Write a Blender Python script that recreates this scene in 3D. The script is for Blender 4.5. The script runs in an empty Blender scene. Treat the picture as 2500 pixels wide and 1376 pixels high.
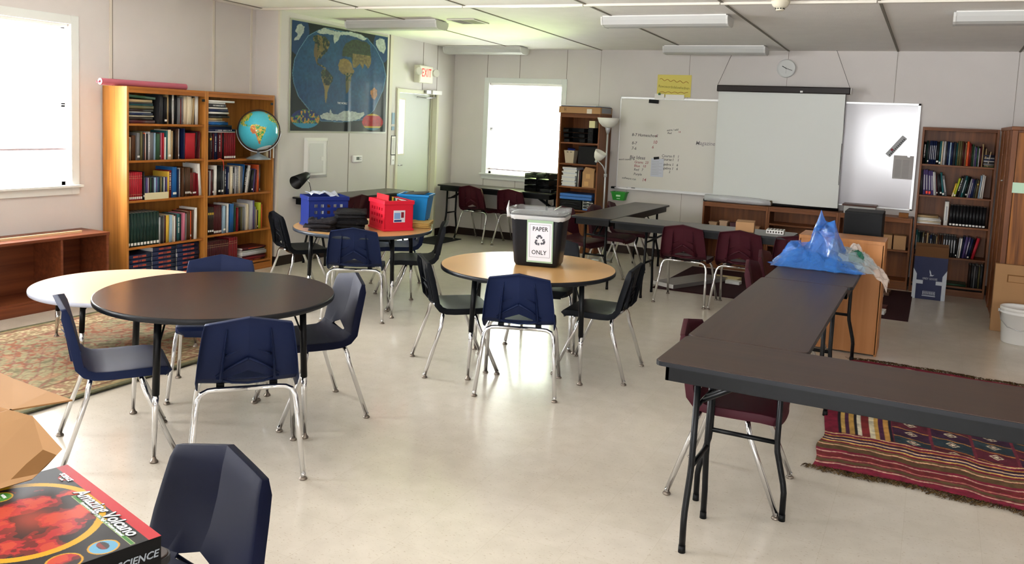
import bpy, bmesh, math, random
import numpy as np
from mathutils import Vector, Matrix, Euler
R = math.radians
sc = bpy.context.scene
COL = sc.collection
random.seed(7); rng = np.random.default_rng(5)

# ---------------------------------------------------------------- camera
cam = bpy.data.cameras.new('camera'); camo = bpy.data.objects.new('camera', cam); COL.objects.link(camo)
FPX, CX, CY = 2055.13, 1263.49, 490.61
rt = Vector((0.89346, 0.44692, 0.04458)); up = Vector((-0.08290, 0.06654, 0.99433)); fw = rt.cross(up) * -1
m = Matrix((rt, up, -fw)).transposed().to_4x4(); m.translation = (0, 0, 1.736)
camo.matrix_world = m
cam.sensor_fit = 'HORIZONTAL'; cam.sensor_width = 36
cam.lens = FPX / 2500 * 36; cam.shift_x = (1250 - CX) / 2500; cam.shift_y = (CY - 688) / 2500
cam.clip_start = 0.05; cam.clip_end = 200
sc.camera = camo
# ---------------------------------------------------------------- world, daylight, exposure
w = bpy.data.worlds.new('world'); sc.world = w; w.use_nodes = True
bg = w.node_tree.nodes['Background']; bg.inputs[0].default_value = (0.93, 0.97, 1.0, 1); bg.inputs[1].default_value = 7.0
def area(name, loc, aim, sx, sy, power, color=(1, 1, 1), spread=180):
    l = bpy.data.lights.new(name, 'AREA'); l.shape = 'RECTANGLE'; l.size = sx; l.size_y = sy
    l.energy = power; l.color = color; l.spread = R(spread)
    o = bpy.data.objects.new(name, l); COL.objects.link(o); o.location = loc
    d = Vector(aim) - Vector(loc); o.rotation_euler = d.to_track_quat('-Z', 'Y').to_euler()
    return o
# daylight and added ceiling fill that come in through the windows (every lamp stands outside its window)
area('daylight_window_1', (-7.35, 4.15, 1.9), (-3.5, 3.9, 0.2), 1.4, 1.6, 480, (0.97, 0.98, 1.0))
area('daylight_window_2', (-5.28, 11.3, 1.7), (-4.8, 7, 0.6), 1.7, 1.7, 42, (0.95, 1.0, 0.97))
area('grass_bounce_window_2', (-5.0, 11.5, 0.55), (-4.5, 8.3, 2.75), 1.0, 0.5, 120, (0.72, 1.0, 0.32), 80)
area('daylight_window_3', (-7.35, 0.7, 1.9), (-3.0, 1.4, 0.4), 1.4, 1.6, 640, (0.97, 0.98, 1.0))
area('daylight_window_4', (-0.75, -3.1, 1.75), (-1.1, 10, 2.1), 1.9, 1.5, 62, (0.96, 0.97, 1.0), 110)
area('daylight_window_5', (2.2, -3.1, 1.75), (0.2, 10, 2.0), 1.3, 1.3, 22, (1.0, 0.99, 0.97), 110)
area('ceiling_fill_window_3', (-7.3, .7, .75), (-1.5, 3.5, 2.8), 1.2, .5, 150, (1.0, .97, .92), 110)  # added fill lamp aimed upward to brighten the ceiling
area('ceiling_fill_window_1', (-7.3, 4.2, .75), (-2, 6.5, 2.8), 1.2, .5, 90, (1.0, .97, .92), 110)  # another added fill, lifts the ceiling tone past the big window
area('ceiling_fill_window_4', (-.75, -3.1, .7), (.2, 8, 2.8), 1.7, .5, 65, (1.0, .97, .94), 110)  # added fill from behind the camera, also for a brighter ceiling
sc.view_settings.view_transform = 'Standard'; sc.view_settings.look = 'None'
sc.view_settings.exposure = 0.66; sc.view_settings.gamma = 1.0; sc.view_settings.use_curve_mapping = False
try:
    sc.cycles.use_denoising = True; sc.cycles.max_bounces = 8; sc.cycles.diffuse_bounces = 5
    sc.cycles.glossy_bounces = 4; sc.cycles.transparent_max_bounces = 12; sc.cycles.sample_clamp_indirect = 6
    sc.cycles.caustics_reflective = False; sc.cycles.caustics_refractive = False
except Exception: pass

# ---------------------------------------------------------------- materials
def lin(h, a=1.0):
    h = h.lstrip('#'); c = [int(h[i:i+2], 16) / 255 for i in (0, 2, 4)]
    return tuple((x / 12.92 if x <= .04045 else ((x + .055) / 1.055) ** 2.4) for x in c) + (a,)
_M = {}
def deep(c):
    f = .58 + .42 * min(1, max(c[:3]) / .5); return tuple(x * f for x in c[:3]) + (1,)
def mat(name, hexc, rough=.5, metal=0., spec=.5, var=.0, vscale=20., bump=0., bscale=200., coat=0., alpha=1., trans=0., emit=0., sheen=0.):
    if name in _M: return _M[name]
    m = bpy.data.materials.new(name); m.use_nodes = True; nt = m.node_tree; b = nt.nodes['Principled BSDF']
    c = deep(lin(hexc)); spec *= .5
    b.inputs['Base Color'].default_value = c; b.inputs['Roughness'].default_value = rough
    b.inputs['Metallic'].default_value = metal; b.inputs['Specular IOR Level'].default_value = spec
    b.inputs['Coat Weight'].default_value = coat; b.inputs['Coat Roughness'].default_value = .12
    b.inputs['Alpha'].default_value = alpha; b.inputs['Transmission Weight'].default_value = trans
    if sheen: b.inputs['Sheen Weight'].default_value = sheen
    if emit: b.inputs['Emission Color'].default_value = c; b.inputs['Emission Strength'].default_value = emit
    tc = nt.nodes.new('ShaderNodeTexCoord')
    if var:
        n = nt.nodes.new('ShaderNodeTexNoise'); n.inputs['Scale'].default_value = vscale; n.inputs['Detail'].default_value = 5
        nt.links.new(tc.outputs['Object'], n.inputs['Vector'])
        mx = nt.nodes.new('ShaderNodeMix'); mx.data_type = 'RGBA'
        mx.inputs[6].default_value = tuple(x * (1 - var) for x in c[:3]) + (1,)
        mx.inputs[7].default_value = tuple(min(1, x * (1 + var)) for x in c[:3]) + (1,)
        nt.links.new(n.outputs['Fac'], mx.inputs[0]); nt.links.new(mx.outputs[2], b.inputs['Base Color'])
    if bump:
        n = nt.nodes.new('ShaderNodeTexNoise'); n.inputs['Scale'].default_value = bscale; n.inputs['Detail'].default_value = 3
        nt.links.new(tc.outputs['Object'], n.inputs['Vector'])
        bp = nt.nodes.new('ShaderNodeBump'); bp.inputs['Strength'].default_value = bump; bp.inputs['Distance'].default_value = .01
        nt.links.new(n.outputs['Fac'], bp.inputs['Height']); nt.links.new(bp.outputs['Normal'], b.inputs['Normal'])
    _M[name] = m; return m
def wood(name, c1, c2, rough=.4, axis=2, scale=6., stretch=14., coat=.0, strong=.5):
    if name in _M: return _M[name]
    m = bpy.data.materials.new(name); m.use_nodes = True; nt = m.node_tree; b = nt.nodes['Principled BSDF']
    tc = nt.nodes.new('ShaderNodeTexCoord'); mp = nt.nodes.new('ShaderNodeMapping')
    s = [scale * stretch / 3] * 3; s[axis] = scale / 5
    mp.inputs['Scale'].default_value = s; nt.links.new(tc.outputs['Object'], mp.inputs['Vector'])
    n = nt.nodes.new('ShaderNodeTexNoise'); n.inputs['Scale'].default_value = 1.; n.inputs['Detail'].default_value = 6; n.inputs['Distortion'].default_value = strong * 1.5
    nt.links.new(mp.outputs[0], n.inputs['Vector'])
    cr = nt.nodes.new('ShaderNodeValToRGB'); cr.color_ramp.elements[0].position = .3; cr.color_ramp.elements[1].position = .72
    cr.color_ramp.elements[0].color = deep(lin(c2)); cr.color_ramp.elements[1].color = deep(lin(c1)); b.inputs['Specular IOR Level'].default_value = .28
    nt.links.new(n.outputs['Fac'], cr.inputs[0]); nt.links.new(cr.outputs[0], b.inputs['Base Color'])
    b.inputs['Roughness'].default_value = rough; b.inputs['Coat Weight'].default_value = coat; b.inputs['Coat Roughness'].default_value = .2
    _M[name] = m; return m
def painted(name, rough=.5, coat=0., bump=0., bscale=40.):
    if name in _M: return _M[name]
    m = bpy.data.materials.new(name); m.use_nodes = True; nt = m.node_tree; b = nt.nodes['Principled BSDF']
    a = nt.nodes.new('ShaderNodeVertexColor'); a.layer_name = 'paint'
    nt.links.new(a.outputs['Color'], b.inputs['Base Color']); b.inputs['Roughness'].default_value = rough
    b.inputs['Coat Weight'].default_value = coat; b.inputs['Coat Roughness'].default_value = .08; b.inputs['Specular IOR Level'].default_value = .2
    if bump:
        tc = nt.nodes.new('ShaderNodeTexCoord')
        n = nt.nodes.new('ShaderNodeTexNoise'); n.inputs['Scale'].default_value = bscale
        nt.links.new(tc.outputs['Object'], n.inputs['Vector'])
        bp = nt.nodes.new('ShaderNodeBump'); bp.inputs['Strength'].default_value = bump; bp.inputs['Distance'].default_value = .01
        nt.links.new(n.outputs['Fac'], bp.inputs['Height']); nt.links.new(bp.outputs['Normal'], b.inputs['Normal'])
    _M[name] = m; return m

# ---------------------------------------------------------------- mesh helpers
class MB:
    def __init__(s): s.V = []; s.F = []; s.I = []; s.S = []; s.mats = []; s.k = 0; s.T = None
    def m(s, mt):
        if mt not in s.mats: s.mats.append(mt)
        s.k = s.mats.index(mt); return s
    def v(s, p):
        if s.T is not None: p = s.T @ Vector(p)
        s.V.append(tuple(p)); return len(s.V) - 1
    def f(s, idx, smooth=False): s.F.append(tuple(idx)); s.I.append(s.k); s.S.append(smooth)
    def poly(s, pts, smooth=False): s.f([s.v(p) for p in pts], smooth); return s
    def box(s, x0, x1, y0, y1, z0, z1):
        i = [s.v((x, y, z)) for z in (z0, z1) for x, y in ((x0, y0), (x1, y0), (x1, y1), (x0, y1))]
        for q in ((3, 2, 1, 0), (4, 5, 6, 7), (0, 1, 5, 4), (1, 2, 6, 5), (2, 3, 7, 6), (3, 0, 4, 7)): s.f([i[a] for a in q])
        return s
    def obox(s, c, size, rot=(0, 0, 0)):
        M = Matrix.Translation(c) @ Euler(rot).to_matrix().to_4x4(); T = s.T; s.T = M if T is None else T @ M
        a, b, d = size; s.box(-a/2, a/2, -b/2, b/2, -d/2, d/2); s.T = T; return s
    def prism(s, pts, z0, z1, smooth=False):
        n = len(pts); a = [s.v((x, y, z0)) for x, y in pts]; b = [s.v((x, y, z1)) for x, y in pts]
        s.f(a[::-1]); s.f(b)
        for i in range(n): j = (i + 1) % n; s.f((a[i], a[j], b[j], b[i]), smooth)
        return s
    def tube(s, pts, r, n=10, cap=True, closed=False):
        pts = [Vector(p) for p in pts]; L = len(pts); rs = r if isinstance(r, (list, tuple)) else [r] * L
        rings = []; ref = None
        for i, p in enumerate(pts):
            a = pts[(i - 1) % L] if (i > 0 or closed) else p; b = pts[(i + 1) % L] if (i < L - 1 or closed) else p
            t = (b - a).normalized()
            if ref is None: ref = Vector((0, 0, 1)) if abs(t.z) < .9 else Vector((1, 0, 0))
            x = (ref - t * ref.dot(t))
            if x.length < 1e-5: x = t.orthogonal()
            x.normalize(); ref = x; y = t.cross(x)
            rings.append([s.v(p + (x * math.cos(k * 2 * math.pi / n) + y * math.sin(k * 2 * math.pi / n)) * rs[i]) for k in range(n)])
        for i in range(L if closed else L - 1):
            A, B = rings[i], rings[(i + 1) % L]
            for k in range(n): j = (k + 1) % n; s.f((A[k], A[j], B[j], B[k]), True)
        if cap and not closed: s.f(rings[0][::-1]); s.f(rings[-1])
        return s
    def lathe(s, prof, c=(0, 0, 0), n=24, smooth=True):
        rings = [[s.v((c[0] + r * math.cos(k * 2 * math.pi / n), c[1] + r * math.sin(k * 2 * math.pi / n), c[2] + z)) for k in range(n)] for r, z in prof]
        for A, B in zip(rings, rings[1:]):
            for k in range(n): j = (k + 1) % n; s.f((A[k], A[j], B[j], B[k]), smooth)
        if prof[0][0] > 1e-4: s.f(rings[0][::-1])
        if prof[-1][0] > 1e-4: s.f(rings[-1])
        return s
    def build(s, name, parent=None, loc=(0, 0, 0), rz=0., bevel=0., seg=2, rot=None):
        me = bpy.data.meshes.new(name); me.from_pydata(s.V, [], s.F)
        for mt in s.mats: me.materials.append(mt)
        me.polygons.foreach_set('material_index', s.I); me.polygons.foreach_set('use_smooth', s.S); me.update()
        o = bpy.data.objects.new(name, me); COL.objects.link(o); o.location = loc
        o.rotation_euler = rot if rot else (0, 0, rz)
        if parent: o.parent = parent
        if bevel:
            b = o.modifiers.new('bevel', 'BEVEL'); b.width = bevel; b.segments = seg; b.limit_method = 'ANGLE'; b.angle_limit = R(40)
        return o
def tag(o, label=None, cat=None, group=None, kind=None):
    if label: o['label'] = label
    if cat: o['category'] = cat
    if group: o['group'] = group
    if kind: o['kind'] = kind
    return o
def thing(name, label, cat, loc=(0, 0, 0), rz=0., group=None):
    o = bpy.data.objects.new(name, None); o.empty_display_size = .1; COL.objects.link(o); o.location = loc; o.rotation_euler = (0, 0, rz)
    return tag(o, label, cat, group)
def struct(mb, name, parent=None, **k):
    o = mb.build(name, parent, **k)
    if parent is None: o['kind'] = 'structure'
    return o
def dup(o, parent=None):
    c = o.copy(); COL.objects.link(c)
    if parent: c.parent = parent
    for ch in o.children: dup(ch, c)
    return c
def place(root, first, loc, rz, label, group=None, cat=None):
    o = root if first else dup(root)
    o.location = loc; o.rotation_euler = (0, 0, rz); o['label'] = label
    if group: o['group'] = group
    elif 'group' in o: del o['group']
    return o
def grid(name, nx, ny, posf, colf, mt, parent=None, loc=(0, 0, 0), rz=0., rot=None, thick=0., smooth=True):
    """painted sheet: posf(U,V)->X,Y,Z arrays, colf(U,V)->(...,3) sRGB 0-1 array"""
    u = np.linspace(0, 1, nx); v = np.linspace(0, 1, ny); U, V = np.meshgrid(u, v)
    X, Y, Z = posf(U, V); P = np.stack([X + 0*U, Y + 0*U, Z + 0*U], -1).reshape(-1, 3)
    c = np.clip(np.asarray(colf(U, V), float), 0, 1); c = np.where(c <= .04045, c / 12.92, ((c + .055) / 1.055) ** 2.4).reshape(-1, 3)
    i = (np.arange(ny - 1)[:, None] * nx + np.arange(nx - 1)[None, :]).ravel()
    F = np.stack([i, i + 1, i + nx + 1, i + nx], -1)
    me = bpy.data.meshes.new(name); me.from_pydata(P.tolist(), [], F.tolist())
    at = me.color_attributes.new('paint', 'FLOAT_COLOR', 'POINT'); at.data.foreach_set('color', np.c_[c, np.ones(len(c))].astype(np.float32).ravel())
    me.polygons.foreach_set('use_smooth', [smooth] * len(F)); me.materials.append(mt); me.update()
    o = bpy.data.objects.new(name, me); COL.objects.link(o); o.location = loc; o.rotation_euler = rot if rot else (0, 0, rz)
    if parent: o.parent = parent
    if thick: s = o.modifiers.new('solid', 'SOLIDIFY'); s.thickness = thick; s.offset = -1
    return o
def inpoly(U, V, pts):
    r = np.zeros(U.shape, bool); n = len(pts)
    for i in range(n):
        x0, y0 = pts[i]; x1, y1 = pts[(i + 1) % n]
        if y0 == y1: continue
        c = ((V < y0) != (V < y1)) & (U < (x1 - x0) * (V - y0) / (y1 - y0) + x0); r ^= c
    return r
def vnoise(U, V, f, seed=0, octv=4):
    out = np.zeros(U.shape); amp = 1.; tot = 0
    for o in range(octv):
        g = np.random.default_rng(seed + o).random((66, 66)); x = (U * f) % 64; y = (V * f) % 64
        xi = x.astype(int); yi = y.astype(int); fx = x - xi; fy = y - yi; fx = fx*fx*(3-2*fx); fy = fy*fy*(3-2*fy)
        out += amp * ((g[yi, xi] * (1-fx) + g[yi, xi+1] * fx) * (1-fy) + (g[yi+1, xi] * (1-fx) + g[yi+1, xi+1] * fx) * fy)
        tot += amp; amp *= .5; f *= 2
    return out / tot
def hx(h): return np.array([int(h[i:i+2], 16) / 255 for i in (1, 3, 5)])
_dg = None
def text(s, size, mt, parent, mtx, name='lettering', ext=.0006, bold=0., sx=1., shear=0., align='CENTER', space=1.):
    c = bpy.data.curves.new(name, 'FONT'); c.body = s; c.size = size; c.extrude = ext; c.offset = bold; c.shear = shear
    c.align_x = align; c.align_y = 'CENTER'; c.resolution_u = 2; c.space_character = space
    t = bpy.data.objects.new(name, c); COL.objects.link(t); bpy.context.view_layer.update()
    me = bpy.data.meshes.new_from_object(t.evaluated_get(bpy.context.evaluated_depsgraph_get()))
    bpy.data.objects.remove(t); me.name = name; me.materials.clear(); me.materials.append(mt)
    o = bpy.data.objects.new(name, me); COL.objects.link(o)
    o.parent = parent; o.matrix_local = mtx @ Matrix.Diagonal((sx, 1, 1, 1)); return o
def TX(loc, rx=90, ry=0, rz=0): return Matrix.Translation(loc) @ Euler((R(rx), R(ry), R(rz))).to_matrix().to_4x4()

D = 10.77; XL = -6.457; XW = -6.795; YS = 7.08; XR = 3.3; YB = -2.6
def ceil_z(y): return 2.715 + .022 * (D - y)

M_wall = mat('wall_paint', '#CFCAC6', .75, var=.04, vscale=3, bump=.12, bscale=260)
M_seam = mat('wall_seam', '#8F887C', .8)
M_batten = mat('wall_batten', '#D2CBBE', .6)
M_ceil = mat('ceiling_paint', '#ECE9E4', .85, var=.05, vscale=5, bump=.3, bscale=120)
M_white = mat('white_enamel', '#E4E3DF', .35)
M_trim = mat('window_trim', '#D9DDD9', .5)
M_bb = mat('rubber_base', '#33241E', .5)
M_black = mat('black_plastic', '#0E0F11', .5, spec=.35)
M_blackp = mat('black_powder_coat', '#0E1013', .38, spec=.4)
M_chrome = mat('chrome', '#DADBDD', .12, metal=1.)
M_steel = mat('brushed_steel', '#B8B9BA', .3, metal=1.)
M_paper = mat('paper', '#ECEAE4', .7)
M_card = mat('cardboard', '#B08860', .8, var=.06, vscale=8)
M_cardd = mat('cardboard_inside', '#8A6238', .85)
M_oak = wood('golden_oak', '#BC7E3A', '#9C6328', .38, 2, 5, 14, coat=.15)
M_dwood = wood('dark_oak', '#8E5428', '#6E3D1B', .45, 2, 5, 14)
M_dwood_h = wood('dark_oak_shelf', '#905628', '#6E3D1B', .45, 0, 5, 14)
M_rwood = wood('red_brown_veneer', '#8A4A2C', '#6B3620', .4, 1, 5, 14)
M_glass = mat('window_glass', '#FFFFFF', .02, trans=1., spec=.3)
def pane_material():
    m = bpy.data.materials.new('window_pane'); m.use_nodes = True; nt = m.node_tree; nt.nodes.clear()
    o = nt.nodes.new('ShaderNodeOutputMaterial'); t = nt.nodes.new('ShaderNodeBsdfTransparent'); g = nt.nodes.new('ShaderNodeBsdfGlossy')
    g.inputs['Roughness'].default_value = .02; x = nt.nodes.new('ShaderNodeMixShader'); x.inputs[0].default_value = .06
    nt.links.new(t.outputs[0], x.inputs[1]); nt.links.new(g.outputs[0], x.inputs[2]); nt.links.new(x.outputs[0], o.inputs[0]); return m
M_pane = pane_material()
def floor_material():
    m = bpy.data.materials.new('vinyl_tile'); m.use_nodes = True; nt = m.node_tree; b = nt.nodes['Principled BSDF']; L = nt.links
    tc = nt.nodes.new('ShaderNodeTexCoord')
    def noise(s, d=4, sc3=None):
        n = nt.nodes.new('ShaderNodeTexNoise'); n.inputs['Scale'].default_value = s; n.inputs['Detail'].default_value = d
        if sc3:
            mp = nt.nodes.new('ShaderNodeMapping'); mp.inputs['Scale'].default_value = sc3; mp.inputs['Rotation'].default_value = (0, 0, .6)
            L.new(tc.outputs['Object'], mp.inputs[0]); L.new(mp.outputs[0], n.inputs['Vector'])
        else: L.new(tc.outputs['Object'], n.inputs['Vector'])
        return n
    br = nt.nodes.new('ShaderNodeTexBrick'); br.offset = 0; br.inputs['Scale'].default_value = 1.0
    br.inputs['Brick Width'].default_value = .3048; br.inputs['Row Height'].default_value = .3048; br.inputs['Mortar Size'].default_value = .0009
    br.inputs['Mortar Smooth'].default_value = .4; br.inputs['Bias'].default_value = 0
    br.inputs['Color1'].default_value = lin('#D0C8BB'); br.inputs['Color2'].default_value = lin('#CCC4B6'); br.inputs['Mortar'].default_value = lin('#BFB5A4')
    L.new(tc.outputs['Object'], br.inputs['Vector'])
    n1 = noise(9, 6); r1 = nt.nodes.new('ShaderNodeValToRGB'); r1.color_ramp.elements[0].position = .35; r1.color_ramp.elements[1].position = .7
    r1.color_ramp.elements[0].color = (.95, .945, .935, 1); r1.color_ramp.elements[1].color = (1.05, 1.05, 1.05, 1); L.new(n1.outputs['Fac'], r1.inputs[0])
    n2 = noise(60, 3, (1, 2.2, 1)); r2 = nt.nodes.new('ShaderNodeValToRGB'); r2.color_ramp.elements[0].position = .31; r2.color_ramp.elements[1].position = .38
    r2.color_ramp.elements[0].color = (.74, .68, .60, 1); r2.color_ramp.elements[1].color = (1, 1, 1, 1); L.new(n2.outputs['Fac'], r2.inputs[0])
    def mul(a, c):
        x = nt.nodes.new('ShaderNodeMix'); x.data_type = 'RGBA'; x.blend_type = 'MULTIPLY'; x.inputs[0].default_value = 1; L.new(a, x.inputs[6]); L.new(c, x.inputs[7]); return x.outputs[2]
    L.new(mul(mul(br.outputs['Color'], r1.outputs[0]), r2.outputs[0]), b.inputs['Base Color'])
    n3 = noise(2.5, 4); mr = nt.nodes.new('ShaderNodeMapRange'); mr.inputs[3].default_value = .25; mr.inputs[4].default_value = .36
    L.new(n3.outputs['Fac'], mr.inputs[0]); L.new(mr.outputs[0], b.inputs['Roughness'])
    b.inputs['Specular IOR Level'].default_value = .6; b.inputs['Coat Weight'].default_value = .45; b.inputs['Coat Roughness'].default_value = .13
    n4 = noise(14, 2); bp = nt.nodes.new('ShaderNodeBump'); bp.inputs['Strength'].default_value = .06; bp.inputs['Distance'].default_value = .01
    L.new(n4.outputs['Fac'], bp.inputs['Height']); L.new(bp.outputs['Normal'], b.inputs['Normal'])
    return m
mb = MB().m(floor_material()); mb.box(XW - .2, XR + .2, YB - .2, D + .2, -.1, 0); struct(mb, 'floor')
# ceiling: sloped slab with panel seams running along the room and a white cover strip across
mb = MB().m(M_ceil)
y0, y1 = YB - .2, D + .2
i = [mb.v(p) for p in [(x, y, ceil_z(y) + dz) for dz in (0, .12) for x, y in ((XW - .2, y0), (XR + .2, y0), (XR + .2, y1), (XW - .2, y1))]]
for q in ((3, 2, 1, 0), (4, 5, 6, 7), (0, 1, 5, 4), (1, 2, 6, 5), (2, 3, 7, 6), (3, 0, 4, 7)): mb.f([i[a] for a in q])
struct(mb, 'ceiling')
X0 = -4.165
mb = MB()
for k in range(-2, 7):
    x = X0 + k * 1.2192
    mb.m(mat('ceiling_joint', '#8C867A', .8))
    a = [mb.v((xx, yy, ceil_z(yy) - dz)) for dz in (0.0, .006) for xx, yy in ((x - .011, YB), (x + .011, YB), (x + .011, D), (x - .011, D))]
    for q in ((3, 2, 1, 0), (4, 5, 6, 7), (0, 1, 5, 4), (1, 2, 6, 5), (2, 3, 7, 6), (3, 0, 4, 7)): mb.f([a[t] for t in q])
struct(mb, 'trim_1')
mb = MB().m(mat('ceiling_strip', '#DDD8CC', .5))
for sx in range(8):
    xa = -6.62 + sx * 1.22; xb = xa + 1.212
    ya = 6.98 + .05 * (xa + 6.6); yb = 6.98 + .05 * (xb + 6.6)
    a = [mb.v(p) for p in [(xx, yy + s, ceil_z(yy) - dz) for dz in (0.0, .02) for xx, yy, s in ((xa, ya, -.022), (xb, yb, -.022), (xb, yb, .022), (xa, ya, .022))]]
    for q in ((3, 2, 1, 0), (4, 5, 6, 7), (0, 1, 5, 4), (1, 2, 6, 5), (2, 3, 7, 6), (3, 0, 4, 7)): mb.f([a[t] for t in q])
struct(mb, 'trim_2')

def wall(mb, axis, pos, th, a0, a1, z0, z1, holes=()):
    """axis 'x': wall in plane x=pos (a along y); 'y': plane y=pos (a along x). th signed thickness away from the room."""
    xs = sorted({a0, a1, *[h[0] for h in holes], *[h[1] for h in holes]}); zs = sorted({z0, z1, *[h[2] for h in holes], *[h[3] for h in holes]})
    lo, hi = sorted((pos, pos + th))
    for p, q in zip(xs, xs[1:]):
        for s, t in zip(zs, zs[1:]):
            if any(h[0] <= p and q <= h[1] and h[2] <= s and t <= h[3] for h in holes): continue
            if axis == 'x': mb.box(lo, hi, p, q, s, t)
            else: mb.box(p, q, lo, hi, s, t)
W1 = (3.62, 4.86, .98, 2.38); W3 = (.05, 1.35, .98, 2.38); W2 = (-5.86, -4.72, .93, 2.24); W4 = (-1.9, .35, .9, 2.25); W5 = (1.5, 2.9, .9, 2.25)
DR = (9.35, 10.29, 0.0, 2.03)
mb = MB().m(M_wall); wall(mb, 'x', XW, -.14, YB - .14, YS, 0, 3.08, (W1, W3))
mb.m(M_seam)
for y in (5.28, 6.49, 7.02, 2.86, 1.64): mb.box(XW, XW + .004, y - .005, y + .005, 0, ceil_z(y))
mb.m(M_batten)
for y in (5.262, 6.475, 7.01): mb.box(XW, XW + .008, y - .014, y + .012, 0, ceil_z(y))
struct(mb, 'wall_left')
mb = MB().m(M_wall); wall(mb, 'x', XL, -.14, YS, D + .14, 0, 3.0, (DR,)); mb.box(XW - .14, XL - .14, YS, YS + .1, 0, 3.0)
mb.m(M_seam)
for y in (8.32, 9.92, 10.29): mb.box(XL, XL + .003, y - .004, y + .004, (2.09 if y > 9.5 else 0.1), ceil_z(y))
mb.box(XL, XL + .004, 9.115, 9.13, .1, ceil_z(9.1)); mb.m(M_batten).box(XL, XL + .01, 9.13, 9.19, .1, ceil_z(9.1)); mb.box(XL - .02, XL + .006, YS - .006, YS + .02, 0, 2.8)
struct(mb, 'wall_map_side')
mb = MB().m(M_wall); wall(mb, 'y', D, .14, XL - .14, XR + .14, 0, 3.0, (W2,))
mb.m(M_seam)
for k in range(-1, 6):
    x = X0 + k * 1.2192
    if k == -1: mb.box(x - .003, x + .003, D - .003, D, 2.3, ceil_z(D)); mb.box(x - .003, x + .003, D - .003, D, .1, .88); continue
    mb.box(x - .002, x + .002, D - .002, D, .1, ceil_z(D))
for x in (-5.905, -4.66): mb.box(x - .003, x + .003, D - .003, D, 2.3, ceil_z(D)); mb.box(x - .003, x + .003, D - .003, D, .1, .88)
struct(mb, 'wall_back')
mb = MB().m(M_wall); wall(mb, 'x', XR, .14, YB - .14, D + .14, 0, 3.08); struct(mb, 'wall_right')
mb = MB().m(M_wall); wall(mb, 'y', YB, -.14, XW, XR, 0, 3.1, (W4, W5)); struct(mb, 'wall_front')
for nm, bx in (('baseboard_back', (-6.457, XR, D - .012, D, 0, .105)), ('baseboard_left', (XW, XW + .012, YB, YS, 0, .105)), ('baseboard_right', (XR - .012, XR, YB, D, 0, .105))):
    struct(MB().m(M_bb).box(*bx), nm)
mb = MB().m(M_bb); mb.box(XL, XL + .012, YS, 9.31, 0, .105); mb.box(XL, XL + .012, 10.34, D - .012, 0, .105); mb.box(XW, XL + .012, YS - .012, YS, 0, .105)
struct(mb, 'baseboard_map_side')

def window(n, axis, pos, H, sgn, blinds=None):
    """sgn: direction into the room"""
    a0, a1, z0, z1 = H; root = bpy.data.objects.new('window_%d' % n, None); COL.objects.link(root); root['kind'] = 'structure'
    def B(mb, p, q, s, t, d0, d1):
        lo, hi = sorted((pos + sgn * d0, pos + sgn * d1))
        if axis == 'x': mb.box(lo, hi, p, q, s, t)
        else: mb.box(p, q, lo, hi, s, t)
    c = .075
    mb = MB().m(M_trim)
    B(mb, a0 - c, a0, z0 - c, z1 + c, 0, .018); B(mb, a1, a1 + c, z0 - c, z1 + c, 0, .018); B(mb, a0 - .0, a1, z1, z1 + c, 0, .018); B(mb, a0, a1, z0 - c, z0, 0, .018)
    mb.build('frame', root, bevel=.003)
    mb = MB().m(M_trim); B(mb, a0 - c - .02, a1 + c + .02, z0 - .012, z0 + .008, .0, .05); mb.build('sill', root, bevel=.003)
    mb = MB().m(M_white); s = .035
    for p, q, u, v in ((a0, a0 + s, z0, z1), (a1 - s, a1, z0, z1), (a0, a1, z0, z0 + s), (a0, a1, z1 - s, z1), (a0, a1, (z0 + z1) / 2 - .02, (z0 + z1) / 2 + .02)): B(mb, p, q, u, v, -.11, -.07)
    mb.build('sash', root)
    mb = MB().m(M_pane); B(mb, a0 + .01, a1 - .01, z0 + .01, z1 - .01, -.094, -.09); mb.build('pane', root)
    if blinds:
        zb, = blinds; mb = MB().m(mat('blind_slat', '#F2F1EC', .5))
        z = zb + .02
        while z < z1 - .03:
            lo, hi = pos + sgn * -.05, pos + sgn * -.025
            h = .004
            if axis == 'x': pts = [(lo, a0 + .012, z - h), (hi, a0 + .012, z + h), (hi, a1 - .012, z + h), (lo, a1 - .012, z - h)]
            else: pts = [(a0 + .012, lo, z - h), (a1 - .012, lo, z - h), (a1 - .012, hi, z + h), (a0 + .012, hi, z + h)]
            mb.poly(pts); z += .0215
        B(mb, a0 + .01, a1 - .01, z1 - .028, z1, -.055, -.02); mb.m(mat('blind_rail', '#B9A9AE', .5)); B(mb, a0 + .012, a1 - .012, zb - .006, zb + .01, -.05, -.025)
        mb.build('blind', root)
    return root
window(1, 'x', XW, W1, 1, (1.30,)); window(2, 'y', D, W2, -1, (1.0,)); window(3, 'x', XW, W3, 1, (1.4,))
window(4, 'y', YB, W4, 1); window(5, 'y', YB, W5, 1)

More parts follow.
